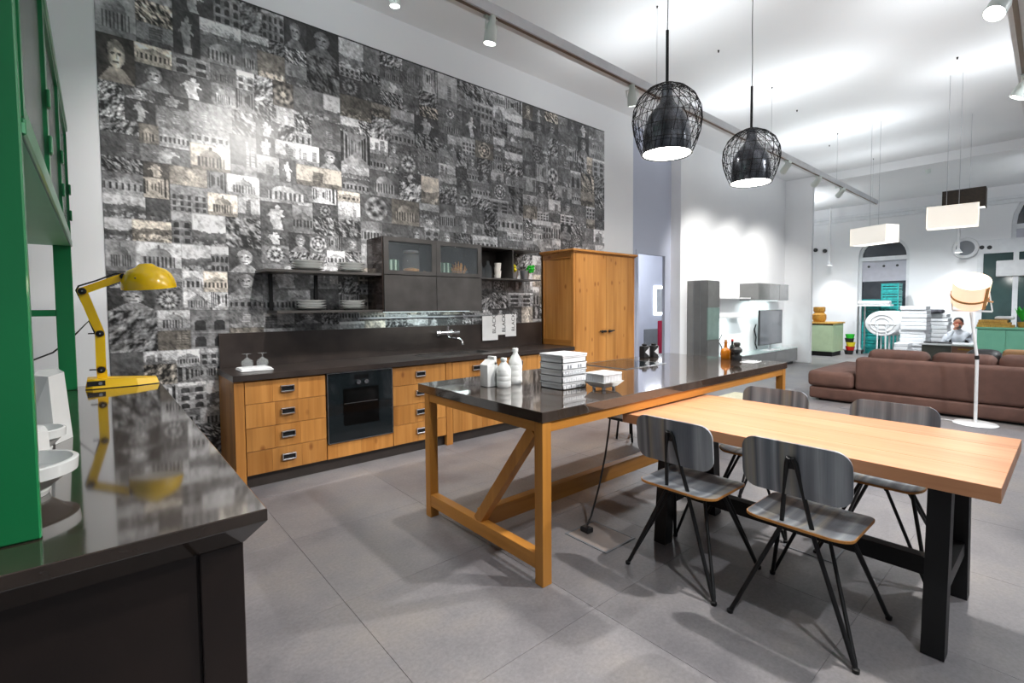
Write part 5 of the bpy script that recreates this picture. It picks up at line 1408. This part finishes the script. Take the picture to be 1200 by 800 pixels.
body_e = [(0, 1), (1, 2), (2, 3), (3, 4), (4, 5), (3, 6), (6, 7), (7, 8), (8, 9), (3, 10), (10, 11), (11, 12), (12, 13), (0, 14), (14, 15), (15, 16), (0, 17), (17, 18), (18, 19)]
body_r = [(.15, .12), (.15, .11), (.165, .11), (.13, .09), .06, .055, .07, .055, .042, .032, .07, .055, .042, .032, .085, .07, .045, .085, .07, .045]
bd = skin('body', body_v, body_e, body_r, 'shirt', t)
b = B()
pr = [(0, -.115), (.035, -.11), (.062, -.08), (.073, -.03), (.078, .02), (.076, .06), (.055, .10), (.025, .118), (0, .12)]
b.lathe(pr, hd+Vector((-.005, 0, 0)), 24, None, 1.12, .98)
for s in (-1, 1): b.lathe([(0, -.03), (.014, -.02), (.016, .01), (0, .03)], hd+Vector((.005, s*.078, -.005)), 8)
b.lathe([(0, -.03), (.014, -.022), (.01, .01), (0, .03)], hd+Vector((-.092, 0, -.015)), 8)
head = obj('head', b, 'skin', t, 60)
for s in (-1, 1): obj('eye', B().lathe([(0, -.008), (.011, 0), (0, .008)], hd+Vector((-.082, s*.03, .008)), 8), 'hair', head)
obj('glasses', B().box(hd.x-.095, hd.x-.09, hd.y-.06, hd.y+.06, hd.z+.012, hd.z+.02), 'dotred', head)
b = B(); b.lathe([(.081, .03), (.084, .06), (.064, .108), (.03, .128), (0, .131)], hd+Vector((.008, 0, 0)), 24, None, 1.12, 1.0); b.lathe([(0, -.02), (.07, -.01), (.085, .03), (.08, .07), (0, .11)], hd+Vector((.03, 0, 0)), 20, None, .8, .98)
obj('hair', b, 'hair', head, 60)
b = B(); b.lathe([(0, -.045), (.05, -.04), (.055, 0), (.045, .03), (0, .035)], hd+Vector((-.055, 0, -.055)), 16, None, .9, 1)
obj('mask', b, simple('grey_mask', S(84, 92, 92), .8), head, 60)
def hand(root, dirv, upv, parent):
    root = Vector(root); d = Vector(dirv).normalized(); u_ = Vector(upv); u_ = (u_-d*u_.dot(d)).normalized(); s_ = d.cross(u_)
    vs = [root, root+d*.04, root+d*.075]; es = [(0, 1), (1, 2)]; rs = [.026, (.034, .016), (.036, .014)]
    for k, (off, ln) in enumerate(((-.027, .06), (-.009, .07), (.009, .066), (.027, .05))):
        i = len(vs); vs += [root+d*.08+s_*off, root+d*(.08+ln*.55)+s_*off+u_*.008, root+d*(.08+ln)+s_*off+u_*.022*1.2]; es += [(2, i), (i, i+1), (i+1, i+2)]; rs += [.010, .0095, .008]
    i = len(vs); vs += [root+d*.03-s_*.04, root+d*.06-s_*.055+u_*.01, root+d*.085-s_*.05+u_*.02]; es += [(1, i), (i, i+1), (i+1, i+2)]; rs += [.013, .011, .009]
    return skin('hand', vs, es, rs, 'skin', parent, 1)
hand((-.15, .06, hz_-.13), (.05, -.35, .6), (1, 0, .2), t)
hand((-.36, -.10, hz_-.43), (-1, .4, -.05), (0, 0, -1), t)
solo('office_chair', B().box(hd.x-.25, hd.x+.25, hd.y-.25, hd.y+.25, .0, max(.12, hz_-.88), .03, 2).box(hd.x+.20, hd.x+.27, hd.y-.22, hd.y+.22, max(.1, hz_-.9), hz_-.35, .03, 2), 'black', 'black padded chair under the seated person', 'chair')

# mint counter with timber and plants
MX = 12.1
m0, m1 = at(1145, 383, 0, MX), at(1215, 383, 0, MX)
t = thing('mint_counter', 'long mint green counter behind the sofa', 'counter', (MX+.3, (m0.y+m1.y)/2, 0))
obj('body', B().box(MX+.02, MX+.55, m1.y, m0.y, 0, m0.z-.03), 'mint', t)
for k in range(2):
    a = m1.y+(m0.y-m1.y)*k/2; obj('front_panel', B().box(MX, MX+.02, a+.003, a+(m0.y-m1.y)/2-.003, .05, m0.z-.035), 'mint', t)
obj('top', B().box(MX-.02, MX+.57, m1.y-.02, m0.y+.02, m0.z-.03, m0.z), 'mint', t)
zc = m0.z
for k, l in enumerate(('bottom', 'middle', 'top')):
    solo('timber_board', B().box(MX+.05, MX+.35, at(1188-4*k, 378, 0, MX).y, at(1144+k, 378, 0, MX).y, zc+.001+k*.045, zc+.042+k*.045), 'planks', 'golden timber board, %s of the pile on the mint counter' % l, 'board', 'timber boards on the mint counter')
t = thing('potted_plant', 'small leafy green plant at the end of the timber boards', 'plant', (MX+.2, at(1198, 375, 0, MX+.2).y, zc))
yy = at(1198, 375, 0, MX+.2).y
obj('pot', B().lathe([(0, 0), (.05, 0), (.065, .1), (.06, .1), (.045, .01), (0, .01)], (MX+.2, yy, zc+.001), 16), 'ochre', t, 40)
for k in range(14):
    a = k*2.4; ln = random.uniform(.16, .34); d = Vector((math.cos(a)*.6, math.sin(a)*.6, 1.1)).normalized(); p0 = Vector((MX+.2, yy, zc+.1))
    b = B(); w = .03; s_ = d.cross(Vector((0, 0, 1))).normalized(); tip = p0+d*ln; mid_ = p0+d*ln*.55+Vector((0, 0, .03))
    vs = [b.bm.verts.new(p) for p in (p0, mid_+s_*w, tip, mid_-s_*w, mid_+Vector((0, 0, .008)))]
    for f_ in ((0, 1, 4), (1, 2, 4), (2, 3, 4), (3, 0, 4)): b.bm.faces.new([vs[i] for i in f_])
    obj('leaf', b, 'leaf', t)
c = at(1179, 362, 0, MX+.25)
o = solo('packing_film', B().box(MX+.1, MX+.35, c.y-.12, c.y+.14, zc+.137, zc+.20, .03, 3), 'whitem', 'crumpled white packing film on top of the timber boards', 'film', None, 50)
# dark jackets on the sofa's far side
c = at(1163, 408, 0, 8.3)
b = B(); b.box(8.10, 8.5, c.y-.10, c.y+.25, .432, .80, .10, 3)
o = solo('dark_jacket', b, 'blackp', 'black jacket thrown over the sofa cushions', 'jacket', None, 60)
# plastic crate of toys by sage sideboard
c = at(996, 396, 0, 14.9)
t = thing('toy_stack', 'stack of black, red and yellow plastic tubs beside the sage counter', 'tubs', (15.3, at(995, 400, 0, 15.3).y, 0))
yy = at(995, 400, 0, 15.3).y
for k, mt in enumerate(('blackp', 'dotred', 'flower', 'blackp', 'leaf')):
    obj('tub', B().lathe([(0, 0), (.09, 0), (.115, .11), (.105, .11), (.085, .01), (0, .01)], (15.3+(k % 2)*.03, yy-(k % 3)*.02, k*.1115), 14), mt, t, 40)

# far wall fittings
c = at(1132, 291, 0, FX)
t = thing('round_speaker', 'round white wall speaker beside the glazed doorway', 'speaker', (FX-.1, c.y, c.z))
obj('housing', B().lathe([(0, 0), (.27, 0), (.28, .03), (.26, .10), (.2, .12), (0, .12)], (FX-.001, c.y, c.z), 28, (-1, 0, 0)), 'whitem', t, 40)
obj('grille', B().lathe([(0, .121), (.19, .121), (.19, .128), (0, .128)], (FX-.001, c.y, c.z), 28, (-1, 0, 0)), 'darkg', t)
for u, v, l in ((1151, 290, 'closest to the round speaker'), (1160, 290, 'above the glazed doorway'), (956, 293, 'by the pillar'), (967, 294, 'near the hanging tube lamp')):
    c = at(u, v, 0, FX); solo('security_camera', B().lathe([(0, 0), (.06, 0), (.06, .05), (.03, .08), (0, .08)], (FX-.0, c.y, c.z), 14, (-1, 0, 0)), 'blackp', 'small black wall camera '+l, 'camera', None, 40)
for u, v0, v1, l in ((1123, 268, 296, 'by the round speaker'), (972, 250, 311, 'by the sage counter')):
    c0_ = at(u, v0, 0, FX-.5); c1_ = at(u, v1, 0, FX-.5)
    t = thing('tube_lamp', 'slim white tube lamp with a small cone hanging '+l, 'pendant lamp', c1_)
    obj('tube', B().tube([(c1_.x, c1_.y, c1_.z+.1), (c1_.x, c1_.y, c0_.z), (c1_.x, c1_.y, CEIL)], [.03, .03, .004], 8), 'whitem', t, 40)
    obj('cone', B().lathe([(.03, .1), (.09, 0), (.085, 0), (.03, .09)], c1_, 18), 'whitem', t, 40)
    obj('lens', B().disc((c1_.x, c1_.y, c1_.z+.01), .08, .005, 16), 'lamp', t)
    light('SPOT', 'tube_lamp_beam', (c1_.x, c1_.y, c1_.z-.01), 60, (c1_.x, c1_.y, 0), .05, (1, 1, 1), 110, .8)
# glazed doorway by the speaker
y0, y1, zt = at(1200, 290, 0, FX).y-.8, at(1146, 290, 0, FX).y, at(1160, 297, 0, FX).z
b = B(); b.box(FX-.06, FX-.001, y0, y1, zt, zt+.35); b.box(FX-.06, FX-.001, y1-.12, y1, 0, zt); b.box(FX-.05, FX-.001, at(1186, 350, 0, FX).y-.1, at(1186, 350, 0, FX).y, 0, zt)
o = struct('window_3', b, 'trimw'); obj('pane', B().box(FX-.03, FX-.02, y0, y1-.12, 0, zt), simple('dark_teal_glass', S(70, 92, 90), .08, c2=S(52, 70, 70), scale=1.5), o)
c = at(1190, 314, 0, FX); obj('fan_unit', B().box(FX-.10, FX-.035, c.y-.5, c.y+.35, c.z-.2, c.z+.2, .02, 2), 'whitem', o)

# ------------------------------------------------------------------ added fill lights (made-up ceiling spots kept out of view)
for (x, y, l, p, ax_, ay_) in ((9.5, -1.6, 'aimed across the sofa', 560, 9.5, 1.4), (13.0, 2.2, 'behind the beam aimed at the desk', 520, 15.4, 2.0), (13.0, 3.9, 'behind the beam aimed at the sage counter', 560, 15.4, 4.2), (1.2, -.9, 'over the aisle beside the dining table', 260, 2.2, .9), (5.6, -1.6, 'aimed between table and sofa', 480, 5.6, 1.4)):
    spot((x, y, CEIL-.14), (ax_, ay_, 0), 'white ceiling spot '+l, p, 95, ty=CEIL, size=.08, color=(.95, .98, 1))
